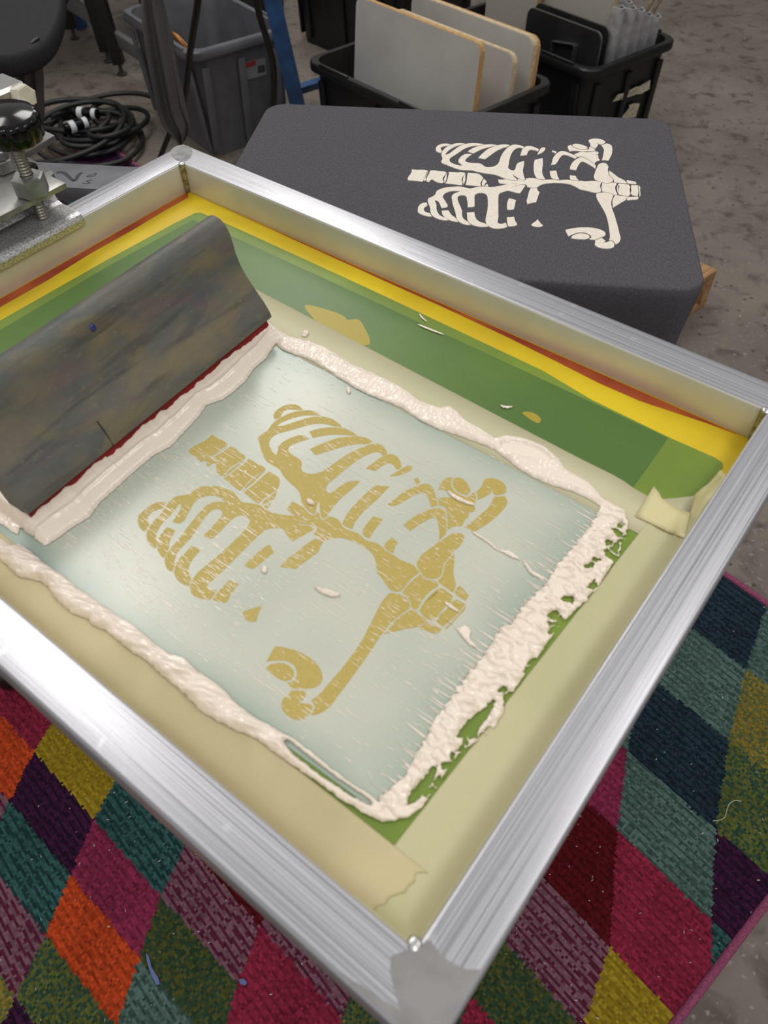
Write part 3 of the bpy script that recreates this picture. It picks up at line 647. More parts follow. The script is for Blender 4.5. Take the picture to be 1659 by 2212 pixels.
# saw kerf and blob of blue ink on the handle
def on_handle(y, z):
    best = min(prof[:len(prof) // 2], key=lambda p: abs(p[1] - z)); return (best[0], y, z)
tube('kerf_line', [(on_handle(0.206 + 0.004 * (0.06 - z), z)[0] + 0.0001, 0.206 + 0.05 * (0.06 - z), z) for z in (0.0, 0.008, 0.016, 0.024)], 0.0005, mat('dark_crack', (30, 28, 28), 0.8), h, seg=6)
bm = bmesh.new(); bmesh.ops.create_icosphere(bm, subdivisions=2, radius=0.0035); bmesh.ops.scale(bm, vec=(0.4, 0.8, 1), verts=bm.verts)
x_, y_, z_ = on_handle(0.166, 0.087); bmesh.ops.translate(bm, vec=(x_, y_, z_), verts=bm.verts)
bm_obj('ink_fleck', bm, mat('blue_ink_fleck', (40, 48, 110), 0.3), h, None, True)['label'] = 'fleck of dried blue ink'

# ------------------------------------------------------------------ wet ink on the mesh
def ink(name, label, d_fn, bbox, h_fn, res=0.0007, group=None, base=0.0014, cat='ink'):
    x0, x1, y0, y1 = bbox
    xs = np.arange(x0, x1, res); ys = np.arange(y0, y1, res); X, Y = np.meshgrid(xs, ys, indexing='ij')
    d = d_fn(X, Y); hgt = h_fn(X, Y, d)
    keep = d > 0
    gx_, gy_ = np.gradient(d, res); g2 = gx_ ** 2 + gy_ ** 2 + 1e-9
    out = ~keep; k_ = np.clip(d / g2, -1e9, 0); lim = 0.95 * res / np.maximum(np.sqrt(k_ ** 2 * g2), 1e-12); k_ = k_ * np.minimum(1, lim)
    X = np.where(out, X - k_ * gx_, X); Y = np.where(out, Y - k_ * gy_, Y)
    Z = np.where(keep, base + np.maximum(hgt, 0.00005), base)
    cell = keep[:-1, :-1] | keep[1:, :-1] | keep[:-1, 1:] | keep[1:, 1:]
    ny = len(ys); I, J = np.nonzero(cell); q = I * ny + J
    F = np.stack([q, q + ny, q + ny + 1, q + 1], 1)
    used = np.unique(F); remap = np.full(X.size, -1); remap[used] = np.arange(len(used))
    V = np.stack([X.ravel()[used], Y.ravel()[used], Z.ravel()[used]], 1); F = remap[F]
    me = bpy.data.meshes.new(name)
    me.vertices.add(len(V)); me.vertices.foreach_set('co', V.ravel())
    me.loops.add(4 * len(F)); me.loops.foreach_set('vertex_index', F.ravel().astype(np.int32))
    me.polygons.add(len(F)); me.polygons.foreach_set('loop_start', np.arange(len(F)) * 4); me.polygons.foreach_set('loop_total', np.full(len(F), 4))
    me.update(calc_edges=True); me.polygons.foreach_set('use_smooth', [True] * len(F)); me.materials.append(M_ink)
    o = bpy.data.objects.new(name, me); COL.objects.link(o); o.matrix_world = FM
    tag(o, label, cat, group); return o
def poly_px(txt): return [ms(x, y) for x, y in outline(txt, (0, 0, 1), 2)]
def bb(P, m=0.004):
    P = np.array(P); return (P[:, 0].min() - m, P[:, 0].max() + m, P[:, 1].min() - m, P[:, 1].max() + m)
def dome(d, w_): return np.sqrt(np.clip(1 - (1 - np.clip(d / w_, 0, 1)) ** 2, 0, 1))

RL = poly_px('-80,1120 -30,1150 0,1166 29,1183 48,1180 70,1196 100,1222 140,1248 170,1272 209,1301 266,1338 300,1362 333,1390 369,1418 398,1424 431,1456 481,1488 521,1532 569,1562 648,1608 700,1650 763,1697 810,1726 832,1752 836,1768 827,1776 784,1757 742,1731 700,1702 640,1660 583,1620 550,1596 518,1583 467,1558 424,1529 395,1496 358,1467 319,1431 289,1412 270,1398 247,1379 228,1364 201,1353 194,1341 167,1332 144,1317 121,1294 106,1271 77,1255 46,1251 33,1239 19,1228 0,1208 -40,1190 -80,1165')
RLh = poly_px('622,1600 680,1645 740,1690 795,1728 802,1742 760,1722 700,1682 650,1645 618,1612')
def dL(X, Y):
    d = sdf(RL, X, Y) + 0.0010 * fbm(X * 140, Y * 260, 3)
    return np.minimum(d, -sdf(RLh, X, Y) + 0.0008 * fbm(X * 200, Y * 300, 2))
def hL(X, Y, d):
    th = np.clip(1.15 - np.maximum(0, X - 0.50) * 4.5, 0.35, 1.2)
    tw = fbm((X * 0.90 + Y * 0.43) * 30, (Y * 0.90 - X * 0.43) * 130, 2)
    return th * (0.0085 * dome(d, 0.011) * (0.85 + 0.25 * fbm(X * 45, Y * 60, 2)) + 0.0036 * tw * np.clip(d / 0.004, 0, 1) + 0.0005 * fbm(X * 60, Y * 420, 2) * np.clip(d / 0.003, 0, 1))
ink('ink_ridge', 'thick ropey white ink ridge along the front edge of the print area', dL, bb(RL), hL, base=0.0021)

RT = poly_px('606,728 640,734 700,752 760,790 830,820 880,848 905,868 950,884 968,880 985,890 1010,915 1040,930 1068,950 1090,944 1130,950 1175,968 1210,998 1225,1020 1270,1045 1305,1083 1340,1100 1350,1112 1320,1112 1290,1092 1240,1065 1180,1047 1120,1015 1070,975 1030,958 980,940 920,918 870,885 820,865 770,842 720,810 670,780 630,765 600,750')
RTh = poly_px('1085,960 1125,960 1165,975 1190,998 1150,992 1110,985 1085,972')
def dT(X, Y): return sdf(RT, X, Y) + 0.0009 * fbm(X * 120, Y * 300, 3)
def hT(X, Y, d):
    thin = np.clip(1 - (sdf(RTh, X, Y) + 0.002) / 0.003, 0.12, 1)
    return thin * (0.0038 * dome(d, 0.008) + 0.0008 * fbm(X * 330 + Y * 120, Y * 190, 2) * np.clip(d / 0.003, 0, 1) + 0.0012 * fbm(X * 60, Y * 120, 2) * np.clip(d / 0.003, 0, 1))
ink('ink_ridge', 'rippled white ink ridge along the back edge of the print area', dT, bb(RT), hT)

RR = poly_px('1300,1085 1290,1115 1265,1150 1240,1180 1215,1210 1190,1240 1175,1265 1140,1300 1110,1340 1080,1362 1060,1395 1030,1435 1000,1470 975,1510 950,1540 925,1580 910,1610 890,1650 870,1680 840,1705 815,1735 806,1760 830,1776 880,1766 912,1744 935,1712 962,1672 990,1628 1015,1612 1046,1592 1074,1562 1104,1500 1132,1462 1155,1430 1175,1400 1195,1372 1220,1342 1246,1314 1276,1290 1306,1245 1326,1215 1348,1182 1356,1150 1350,1112 1330,1095')
RRh = poly_px('985,1594 1005,1564 1035,1540 1064,1515 1067,1526 1040,1568 1022,1588 1000,1594')
RRh2 = poly_px('884,1718 905,1695 930,1664 945,1652 940,1680 920,1712 900,1730 880,1740')
def dR(X, Y):
    d = sdf(RR, X, Y)
    right = np.clip((X - (0.655 + 0.003 * np.clip((Y + 0.15) / -0.3, 0, 1))) / 0.006, 0, 1)
    left = np.clip((0.648 - X) / 0.006, 0, 1)
    d = d + 0.0030 * left * fbm(X * 30, Y * 260, 3) + 0.0012 * fbm(X * 160, Y * 160, 3)
    wx = X + 0.0045 * fbm(X * 110, Y * 110, 3); wy = Y + 0.0045 * fbm(X * 130 + 40, Y * 130, 2)
    f1, f2, idc = worley(wx * 120 + 2, wy * 120)
    hole = np.where(idc > 0.58, (f2 - f1) - 0.10 - 0.9 * (1 - right) + 0.25 * fbm(X * 220, Y * 220, 2), -1)
    d = np.minimum(d, -hole * 0.006)
    for hpoly in (RRh, RRh2):
        d = np.minimum(d, -sdf(hpoly, X, Y) + 0.0016 * fbm(X * 260, Y * 260, 2))
    return d
def hR(X, Y, d):
    e = np.clip(d / 0.0025, 0, 1)
    rid = 1 - np.abs(fbm(X * 60 + Y * 40 + 5, Y * 120 - X * 30, 2)) * 2.6
    return 0.0013 * dome(d, 0.002) + e * (0.0024 * np.clip(rid, 0, 1) ** 3 + 0.0026 * np.clip(fbm(X * 60, Y * 150, 2) + 0.25, 0, 1.3) ** 1.3 + 0.0004 * np.clip(fbm(X * 260, Y * 400, 2), -.3, 1))
ink('ink_ridge', 'stringy jagged white ink ridge along the right edge of the print area', dR, bb(RR), hR, 0.0006)

# wave of ink pushed against the blade
front_px = [(60, 1178), (100, 1181), (128, 1164), (160, 1140), (196, 1118), (216, 1088), (246, 1062), (290, 1022), (332, 986), (368, 968), (400, 934), (430, 902), (446, 878), (480, 866), (506, 848), (530, 826), (548, 800), (575, 776), (594, 746), (612, 738)]
front = np.array([ms(x, y) for x, y in front_px])
order = np.argsort(front[:, 1]); fy, fx = front[order, 1], front[order, 0]
def dW(X, Y):
    xb = np.interp(Y, fy, fx) + 0.0008 * fbm(X * 200, Y * 330, 3)
    y_hi, y_lo = -0.1365, -0.4475
    return np.minimum(np.minimum(xb - X, y_hi - Y + 0.001 * fbm(X * 300, Y * 300, 2)), Y - y_lo + 0.0015 * fbm(X * 250, Y * 250, 2))
def hW(X, Y, d):
    xb = np.interp(Y, fy, fx); blade_x = aR.x + (Y - aR.y) / (aL.y - aR.y) * (aL.x - aR.x) - 0.0125
    s = np.clip((xb - X) / np.maximum(xb - blade_x, 0.006), 0, 1.25)
    end = np.clip((-0.1365 - Y) / 0.006, 0, 1) * np.clip((Y + 0.4475) / 0.006, 0, 1)
    top = 0.0140 + 0.0036 * fbm(X * 3, Y * 55, 3) + 0.0016 * (Y < -0.36)
    crease = 0.0013 * np.exp(-((s - 0.42) / 0.055) ** 2)
    hh = 0.0034 * dome(d, 0.004) + (top - 0.003) * s ** 1.25 + crease + 0.0003 * fbm(X * 260, Y * 40, 2)
    return np.minimum(hh * (0.35 + 0.65 * end), 0.0165) * np.clip(0.5 + d / 0.003, 0, 1)
ink('ink_wave', 'smooth wave of white ink piled against the squeegee blade', dW, (0.225, 0.335, -0.450, -0.132), hW, 0.0006)

BK = poly_px('-60,1070 -10,1085 20,1098 38,1108 56,1118 62,1132 44,1142 40,1156 24,1148 8,1136 -10,1128 -60,1100')
ink('ink_smear', 'thin white ink smear behind the squeegee at the left edge', lambda X, Y: sdf(BK, X, Y) + 0.001 * fbm(X * 150, Y * 200, 3), bb(BK), lambda X, Y, d: 0.0012 * dome(d, 0.003) + 0.0005 * fbm(X * 150, Y * 400, 2) * np.clip(d / 0.002, 0, 1))

clots = [('678,1268 690,1272 705,1275 722,1280 735,1286 728,1291 712,1290 696,1284 684,1276', 0.003, 'ragged white ink clot lying below the printed ribs'),
         ('566,1228 572,1224 578,1230 577,1238 569,1240 565,1234', 0.003, 'small round white ink clot below the short rib'),
         ('663,1082 670,1080 678,1086 680,1093 670,1092 664,1089', 0.003, 'small white ink clot on the breastbone of the stencil'),
         ('965,1062 978,1068 992,1076 1008,1084 1024,1090 1022,1094 1006,1090 990,1084 975,1074', 0.0022, 'white ink streak across the stencil shoulder blade'),
         ('964,1338 976,1348 988,1360 1003,1352 1012,1358 1018,1366 1014,1380 1024,1392 1030,1402 1016,1396 1002,1382 994,1372 978,1352', 0.002, 'forked white ink streak below the stencil neck'),
         ('958,1300 970,1305 980,1312 992,1322 984,1322 970,1314', 0.0016, 'short white ink streak on the stencil neck bone'),
         ('1018,1150 1030,1154 1048,1166 1062,1176 1078,1190 1100,1192 1112,1200 1124,1212 1106,1206 1086,1196 1070,1188 1050,1172 1030,1160', 0.0016, 'long wispy white ink streak near the stencil arm'),
         ('1128,1212 1140,1222 1150,1236 1166,1244 1174,1254 1158,1248 1142,1238', 0.002, 'short white ink streak beside the jagged ridge'),
         ('748,842 755,838 758,848 752,853', 0.002, 'tiny white ink clot under the back ridge'),
         ('655,720 664,716 668,722 660,730 652,728', 0.003, 'white ink crumb on the tape behind the ridge'),
         ('1080,877 1095,880 1107,880 1100,884 1086,883', 0.0015, 'thin white ink fleck on the back tape'),
         ('906,679 912,686 920,694 922,698 914,692 907,686', 0.0012, 'curved white ink fleck on the green emulsion'),
         ('902,702 920,708 940,716 960,725 952,724 930,716 910,708', 0.0012, 'long thin white ink fleck on the green emulsion')]
for txt, hh, lab in clots:
    P = poly_px(txt)
    ink('ink_clot', lab, (lambda X, Y, P=P: sdf(P, X, Y) + 0.0005 * fbm(X * 500, Y * 500, 2)), bb(P), (lambda X, Y, d, hh=hh: hh * dome(d, 0.003) * (0.8 + 0.6 * fbm(X * 420, Y * 520, 2))), 0.0004, 'loose clots of white ink on the screen')

_le = sorted([ms(x, y)[::-1] for x, y in ((1300, 1085), (1265, 1150), (1215, 1210), (1175, 1265), (1110, 1340), (1060, 1395), (1000, 1470), (950, 1540), (910, 1610), (870, 1680), (815, 1735))])
_ly = [p[0] for p in _le]; _lx = [p[1] for p in _le]
def streaks():
    r = random.Random(11); V = []; F = []
    def add(x, y, l, w_, hh, dy):
        b = len(V); z = 0.00088
        for t, wv, hv in ((0, 0.05, 0), (0.3, 0.7, 0.7), (0.65, 1.0, 1.0), (0.9, 0.7, 0.6), (1, 0.05, 0)):
            cx_, cy_ = x + l * t, y + dy * t
            V.extend([(cx_, cy_ - w_ * wv / 2, z), (cx_, cy_, z + hh * hv), (cx_, cy_ + w_ * wv / 2, z)])
        for k in range(4):
            a = b + 3 * k; F.extend([(a, a + 3, a + 4, a + 1), (a + 1, a + 4, a + 5, a + 2)])
    n = 0
    while n < 3000:
        x = r.uniform(0.29, 0.642); y = r.uniform(-0.443, -0.153)
        dens = 0.15 + 0.9 * max(0, mnoise.noise(Vector((x * 9, y * 30, 1.7))) + 0.25)
        if y < -0.30 and x < 0.48: dens += 0.45
        if x > 0.58: dens += 0.12
        if y > -0.2: dens *= 0.5
        if r.random() > dens: continue
        l = r.choice((0.0012, 0.002, 0.003, 0.004, 0.006)) * r.uniform(0.8, 2.0); w_ = r.uniform(0.00026, 0.0006)
        if r.random() < 0.03: l *= 3.2
        add(x, y, l, w_, w_ * 0.22, r.uniform(-0.0004, 0.0004)); n += 1
    for k in range(64):
        y = -0.16 - 0.28 * k / 63 + r.uniform(-0.003, 0.003); l = r.uniform(0.004, 0.022)
        xe = float(np.interp(y, _ly, _lx)); add(xe - l, y, l + 0.003, r.uniform(0.0006, 0.0015), 0.0008, r.uniform(-0.001, 0.001))
    for k in range(60):
        x = r.uniform(0.30, 0.62); y = r.uniform(-0.43, -0.17); l = r.uniform(0.012, 0.035)
        add(x, y, l, r.uniform(0.0003, 0.0007), 0.00015, r.uniform(-0.001, 0.001))
    o = mesh('ink_streaks', V, F, M_ink, None, FM, True)
    tag(o, 'fine white ink streaks dragged across the print area', 'ink', kind='stuff')
streaks()

# ------------------------------------------------------------------ shirts
def shirt_mat(name, c, c2):
    m = mat(name, c, 0.92, c2=c2, scale=520, det=2, lo=0.3, hi=0.7, stretch=(1, 0.45, 1), bump=0.15, bscale=700, bdist=0.0004, spec=0.15)
    return m
M_shirt = shirt_mat('charcoal_heather', (88, 87, 92), (72, 71, 76))
M_shirt3 = shirt_mat('lightened_black_jersey', (104, 101, 102), (86, 84, 86))  # black jersey lightened in its colour to offset the shade on sleeve and hem
M_shirt2 = shirt_mat('black_jersey', (52, 51, 53), (42, 41, 43))
def rrect(x0, x1, y0, y1, r, n=7):
    P = []
    for cx_, cy_, a0 in ((x1 - r, y1 - r, 0), (x0 + r, y1 - r, 90), (x0 + r, y0 + r, 180), (x1 - r, y0 + r, 270)):
        for k in range(n): a = math.radians(a0 + 90 * k / (n - 1)); P.append((cx_ + r * math.cos(a), cy_ + r * math.sin(a)))
    return P
def resample(P, step):
    P = [Vector(p) for p in P]; out = []
    for i in range(len(P)):
        a, b_ = P[i], P[(i + 1) % len(P)]; k = max(1, int((b_ - a).length / step))
        out += [a + (b_ - a) * (j / k) for j in range(k)]
    return out
def draped(name, x0, x1, y0, y1, r, mw, m, drop, label, seed, amp=0.02, inset=0.0, gap=False):
    P = resample(rrect(x0, x1, y0, y1, r, 9), 0.012); n = len(P); c = Vector(((x0 + x1) / 2, (y0 + y1) / 2))
    V = []; F = []
    prof_ = [(-0.004, 0.0), (-0.0012, -0.0006), (0.0, -0.003), (0.0005, -0.012), (-0.001, -0.03)] + [(-0.003 - 0.010 * t, -0.03 - drop * t) for t in (0.15, 0.3, 0.45, 0.6, 0.75, 0.9, 1.0)]
    for li, (o_, z) in enumerate(prof_):
        dep = max(0.0, min(1.0, (-z - 0.02) / drop)); zfull = z
        for i, p in enumerate(P):
            t = (P[(i + 1) % n] - P[i - 1]).normalized(); nrm = Vector((t.y, -t.x))
            s = i * 0.012
            g = max(0.0, min(1.0, (abs(p.y + 0.283) - 0.06) / 0.10 if p.x < 0.2 else 9.0)) if gap else 1.0; z = zfull if g >= 1 else max(zfull, -0.014 - 0.25 * g)
            fold = amp * dep * (math.sin(s * 26 + seed + 2 * dep) * 0.6 + math.sin(s * 61 + seed * 2) * 0.25 + 1.2 * mnoise.noise(Vector((s * 9, seed, dep * 1.5))))
            dz = 0.02 * dep * mnoise.noise(Vector((s * 5, seed + 4, 0)))
            q = p + nrm * ((o_ + fold - inset * dep) * g); V.append((q.x, q.y, z + dz))
    nl = len(prof_)
    for l in range(nl - 1):
        for i in range(n): a = l * n + i; b_ = l * n + (i + 1) % n; F.append((a, a + n, b_ + n, b_))
    F.append(tuple(range(n)))
    e = empty(name, mw, label, 'shirt')
    o = mesh('shirt_body', V, F, m, e)
    bm = bmesh.new(); bm.from_mesh(o.data); bmesh.ops.recalc_face_normals(bm, faces=bm.faces[:]); bm.to_mesh(o.data); bm.free()
    autosmooth(o, 60); return e
tee = draped('t_shirt', 0.101, 0.6605, -0.506, -0.1025, 0.028, SM, M_shirt, 0.24, 'charcoal t-shirt with white skeleton print stretched over a platen', 1.7, 0.022, 0.02, True)
M_print = mat('puff_white_print', (232, 224, 212), 0.7, c2=(222, 212, 198), scale=500, bump=0.15, bscale=900, bdist=0.0003)
for uv in BONE_UV:
    prism('printed_bone', uv, -0.0002, 0.0009, M_print, tee)
# ------------------------------------------------------------------ press
press = empty('printing_press', T((-0.87, 1.08, 0)), 'steel rotary screen printing press holding the screen and platens', 'press')
PI_ = press.matrix_world.inverted()
def pr(o, mw):
    o.parent = press; o.matrix_world = mw; return o
def part_mesh(name, v, f, m, mw, label=None):
    o = mesh(name, v, f, m, press); o.matrix_world = mw
    if label: o['label'] = label
    return o
lathe('pedestal', [(0.16, 0.05), (0.16, 0.06), (0.07, 0.07), (0.065, 0.80), (0.11, 0.82), (0.11, 0.95), (0.02, 0.955)], mat('dark_press_paint', (52, 54, 58), 0.5), press, None, 32)
for a in (-75, 15, 105, 195):
    d = Vector((math.cos(math.radians(a)), math.sin(math.radians(a))))
    o = box('base_leg', 0.30, 0.07, 0.055, M_blackm, press, None, 0.012, 3)
    o.matrix_local = T((d.x * 0.19, d.y * 0.19, 0.0135)) @ RZ(math.radians(a))
# platen arm with marker writing
av = Vector((0.991054, -0.133458, 0)); aw = Vector((0.133458, 0.991054, 0))
ARM = Matrix(((av.x, aw.x, 0, -0.439), (av.y, aw.y, 0, 1.063), (0, 0, 1, 0.949), (0, 0, 0, 1)))
o = box('platen_arm', 0.66, 0.067, 0.022, M_arm, press, None, 0.002, 2, False); o.matrix_world = ARM @ T((0.04, 0, -0.011))
arm_o = o; arm_o['label'] = 'grey arm plate marked 2 WB in black marker'
zw = lambda x, y: (60 + x / 4.608, 200 + y / 4.608)
for k, (st, wd) in enumerate([([(285, 800), (320, 792), (360, 798), (400, 830), (430, 858), (455, 875), (470, 870), (490, 845), (510, 815), (540, 795)], 0.0026),
           ([(545, 898), (580, 902), (618, 898), (600, 888), (585, 880), (610, 872), (640, 868)], 0.0009), ([(588, 832), (610, 822), (640, 815), (680, 800), (672, 820), (650, 832), (632, 828), (625, 838), (600, 838), (588, 832)], 0.0009)]):
    pts = [at(*zw(x, y), 0.9492) for x, y in st]; pts = smooth_line(pts, 4)
    V = []; F = []
    for i, p in enumerate(pts):
        t = (pts[min(i + 1, len(pts) - 1)] - pts[max(i - 1, 0)]).normalized(); nn = Vector((-t.y, t.x, 0))
        V += [p + nn * wd, p - nn * wd]
    F = [(2 * i, 2 * i + 1, 2 * i + 3, 2 * i + 2) for i in range(len(pts) - 1)]
    mo = mesh('marker_writing', V, F, M_marker, arm_o); mo.matrix_world = Matrix.Identity(4)
# platen boards under the shirts
o = prism('platen', rrect(0.112, 0.6495, -0.495, -0.1135, 0.03, 9), -0.0185, -0.004, mat('platen_board', (150, 140, 120), 0.6), press); o.matrix_world = SM
# screen clamp, built in the frame of the screen
def fm_part(o, label=None):
    o.parent = press; o.matrix_world = FM
    if label: o['label'] = label
    return o
def loc(x, y, z): return FM @ T((x, y, z))
def clamp_box(name, x0, x1, y0, y1, z0, z1, m, bev=0.0008, label=None):
    o = box(name, x1 - x0, y1 - y0, z1 - z0, m, press, None, bev, 2); o.matrix_world = loc((x0 + x1) / 2, (y0 + y1) / 2, z0)
    if label: o['label'] = label
    return o
# channel gripping the bar: inner lip, top and raised back flange
sec = [(0.0035, 0.0285), (0.0045, 0.036), (0.002, 0.0405), (-0.004, 0.042), (-0.030, 0.0425), (-0.036, 0.044), (-0.040, 0.050), (-0.052, 0.052), (-0.052, 0.049), (-0.042, 0.047), (-0.038, 0.040), (-0.038, -0.004), (-0.041, -0.004), (-0.041, -0.007), (0.0, -0.007), (0.0, -0.0025), (-0.0355, -0.0025), (-0.0355, 0.0385), (-0.004, 0.0385), (0.001, 0.036), (0.001, 0.0285)]
V = []; F = []; n = len(sec)
for y in (-0.150, -0.45): V += [(x, y, z) for x, z in sec]
F = [(i, (i + 1) % n, n + (i + 1) % n, n + i) for i in range(n)] + [tuple(range(n - 1, -1, -1)), tuple(range(n, 2 * n))]
fm_part(mesh('clamp_channel', V, F, M_galv, press), 'galvanised channel gripping the screen bar')
clamp_box('clamp_plate', -0.075, -0.013, -0.46, -0.147, 0.064, 0.070, M_steel, 0.0008, 'flat zinc clamp plate with a bolt through it')
ROD = (-0.023, -0.181)
# threaded rod
V = []; F = []; seg = 16; nt_ = 128
for k in range(nt_ + 1):
    z = 0.043 + 0.103 * k / nt_; rr = 0.0062 + 0.0007 * math.sin(2 * math.pi * k / 4 + 0.4)
    for s in range(seg): a = 2 * math.pi * s / seg; V.append((ROD[0] + rr * math.cos(a), ROD[1] + rr * math.sin(a), z))
for k in range(nt_):
    for s in range(seg): F.append((k * seg + s, k * seg + (s + 1) % seg, (k + 1) * seg + (s + 1) % seg, (k + 1) * seg + s))
F += [tuple(range(seg - 1, -1, -1)), tuple(nt_ * seg + s for s in range(seg))]
o = fm_part(mesh('threaded_rod', V, F, mat('rod_steel', (150, 146, 138), 0.35, 0.9), press, None, True))
def hexnut(name, x, y, z, af, hgt, m, rot=0.0, rx=0.0, hole=0.0):
    r = af / math.sqrt(3); V = []; F = []
    c = 0.08 * af
    rings = [(r - c, 0, 0.0), (r, 0, c * 0.5), (r, 0, hgt - c * 0.5), (r - c, 0, hgt)]
    for rr, _, zz in rings:
        for k in range(6): a = math.pi / 3 * k + rot; V.append((rr * math.cos(a), rr * math.sin(a), zz))
    for l in range(3):
        for k in range(6): F.append((l * 6 + k, l * 6 + (k + 1) % 6, (l + 1) * 6 + (k + 1) % 6, (l + 1) * 6 + k))
    F.append(tuple(range(5, -1, -1)))
    if hole:
        for k in range(6): a = math.pi / 3 * k + rot; V.append((hole * math.cos(a), hole * math.sin(a), hgt))
        for k in range(6): a = math.pi / 3 * k + rot; V.append((hole * math.cos(a), hole * math.sin(a), hgt * 0.3))
        for k in range(6): F.append((18 + k, 18 + (k + 1) % 6, 24 + (k + 1) % 6, 24 + k)); F.append((24 + k, 24 + (k + 1) % 6, 30 + (k + 1) % 6, 30 + k))
        F.append(tuple(30 + k for k in range(6)))
    else: F.append(tuple(18 + k for k in range(6)))
    o = mesh(name, V, F, m, press); o.matrix_world = loc(x, y, z) @ Matrix.Rotation(rx, 4, 'Y'); return o
hexnut('hex_nut', ROD[0], ROD[1], 0.070, 0.030, 0.020, M_steel, 0.2, 0, 0.0075)['label'] = 'large hex nut welded on the clamp plate'
# star knob
V = []; F = []; seg = 84
kp = [(0.010, 0.0, 0), (0.0285, 0.0, 1), (0.0305, 0.002, 1), (0.0312, 0.019, 1), (0.0300, 0.0222, 1), (0.0275, 0.0240, 0.4), (0.0245, 0.0247, 0), (0.016, 0.0268, 0), (0.007, 0.0280, 0), (0.001, 0.0282, 0)]
for r, z, lob in kp:
    for s in range(seg): a = 2 * math.pi * s / seg; rr = r * (1 + 0.055 * lob * (abs(math.cos(a * 7)) ** 0.7 - 0.6)); V.append((rr * math.cos(a), rr * math.sin(a), z))
for k in range(len(kp) - 1):
    for s in range(seg): F.append((k * seg + s, k * seg + (s + 1) % seg, (k + 1) * seg + (s + 1) % seg, (k + 1) * seg + s))
F += [tuple(range(seg - 1, -1, -1)), tuple((len(kp) - 1) * seg + s for s in range(seg))]
o = mesh('star_knob', V, F, M_black, press); o.matrix_world = loc(ROD[0] - 0.002, ROD[1] + 0.002, 0.128) @ Matrix.Rotation(0.10, 4, 'Y'); autosmooth(o, 50); o['label'] = 'glossy black lobed clamp knob'
# rear bracket plate, upright angle with nylon bolt, thumb screw
P = [(-0.062, -0.135), (-0.066, -0.128), (-0.074, -0.125), (-0.13, -0.122), (-0.14, -0.070), (-0.20, -0.070), (-0.20, -0.30), (-0.062, -0.30)]
fm_part(prism('bracket_plate', P, 0.050, 0.0565, M_steel, press), 'worn zinc bracket plate behind the clamp')
hexnut('hex_nut', -0.118, -0.158, 0.0565, 0.026, 0.014, M_steel, 0.5)
hexnut('hex_nut', -0.118, -0.158, 0.0705, 0.022, 0.010, M_steel, 0.1)
lathe('thumb_screw', [(0.004, 0.0), (0.004, 0.006), (0.008, 0.007), (0.009, 0.015), (0.005, 0.018)], M_black, press, None, 8, 20).matrix_world = loc(-0.072, -0.150, 0.0565)
ang = [(-0.150, 0.0566), (-0.150, 0.114), (-0.153, 0.118), (-0.190, 0.118), (-0.190, 0.113), (-0.156, 0.113), (-0.156, 0.0566)]
V = []; n = len(ang)
for y in (-0.080, -0.28): V += [(x, y, z) for x, z in ang]
F = [(i, (i + 1) % n, n + (i + 1) % n, n + i) for i in range(n)] + [tuple(range(n - 1, -1, -1)), tuple(range(n, 2 * n))]
fm_part(mesh('angle_bracket', V, F, M_steel, press), 'upright zinc angle with rolled edge')
o = hexnut('nylon_bolt', 0, 0, 0, 0.022, 0.016, M_nylon, 0.3); o.matrix_world = loc(-0.150, -0.090, 0.106) @ Matrix.Rotation(math.radians(78), 4, 'Y') @ RZ(0.4); o['label'] = 'cream nylon hex bolt head'
clamp_box('clamp_arm', -0.58, -0.075, -0.33, -0.22, 0.035, 0.050, M_arm, 0.002, 'grey arm carrying the screen clamp')

# ------------------------------------------------------------------ neighbouring shirts at the back
PL2 = [at(x, y, 1.0) for x, y in ((133, -30), (131, 10), (122, 45), (104, 80), (76, 103), (40, 116), (0, 121), (-60, 118))]
ctr = Vector((-0.80, 1.62, 1.0))
e2_ = empty('t_shirt', T((ctr.x, ctr.y, 1.0)), 'black t-shirt over a round-nosed platen at the upper left', 'shirt')
line = smooth_line(PL2, 6); poly = [(p.x - ctr.x, p.y - ctr.y) for p in line] + [(-0.25, -0.2), (-0.25, 0.3), (0.17, 0.3)]
V = []; F = []; n = len(poly); c0 = Vector((-0.04, 0.05))
rings = [(0.985, 0.0), (1.0, -0.003), (1.004, -0.012), (1.0, -0.03), (0.97, -0.036)]
for k, z in rings: V += [(c0.x + (x - c0.x) * k, c0.y + (y - c0.y) * k, z) for x, y in poly]
for l in range(len(rings) - 1):
    for i in range(n): F.append((l * n + i, l * n + (i + 1) % n, (l + 1) * n + (i + 1) % n, (l + 1) * n + i))
F += [tuple(range(n)), tuple((len(rings) - 1) * n + i for i in range(n - 1, -1, -1))]
autosmooth(mesh('shirt_body', V, F, M_shirt2, e2_), 60)
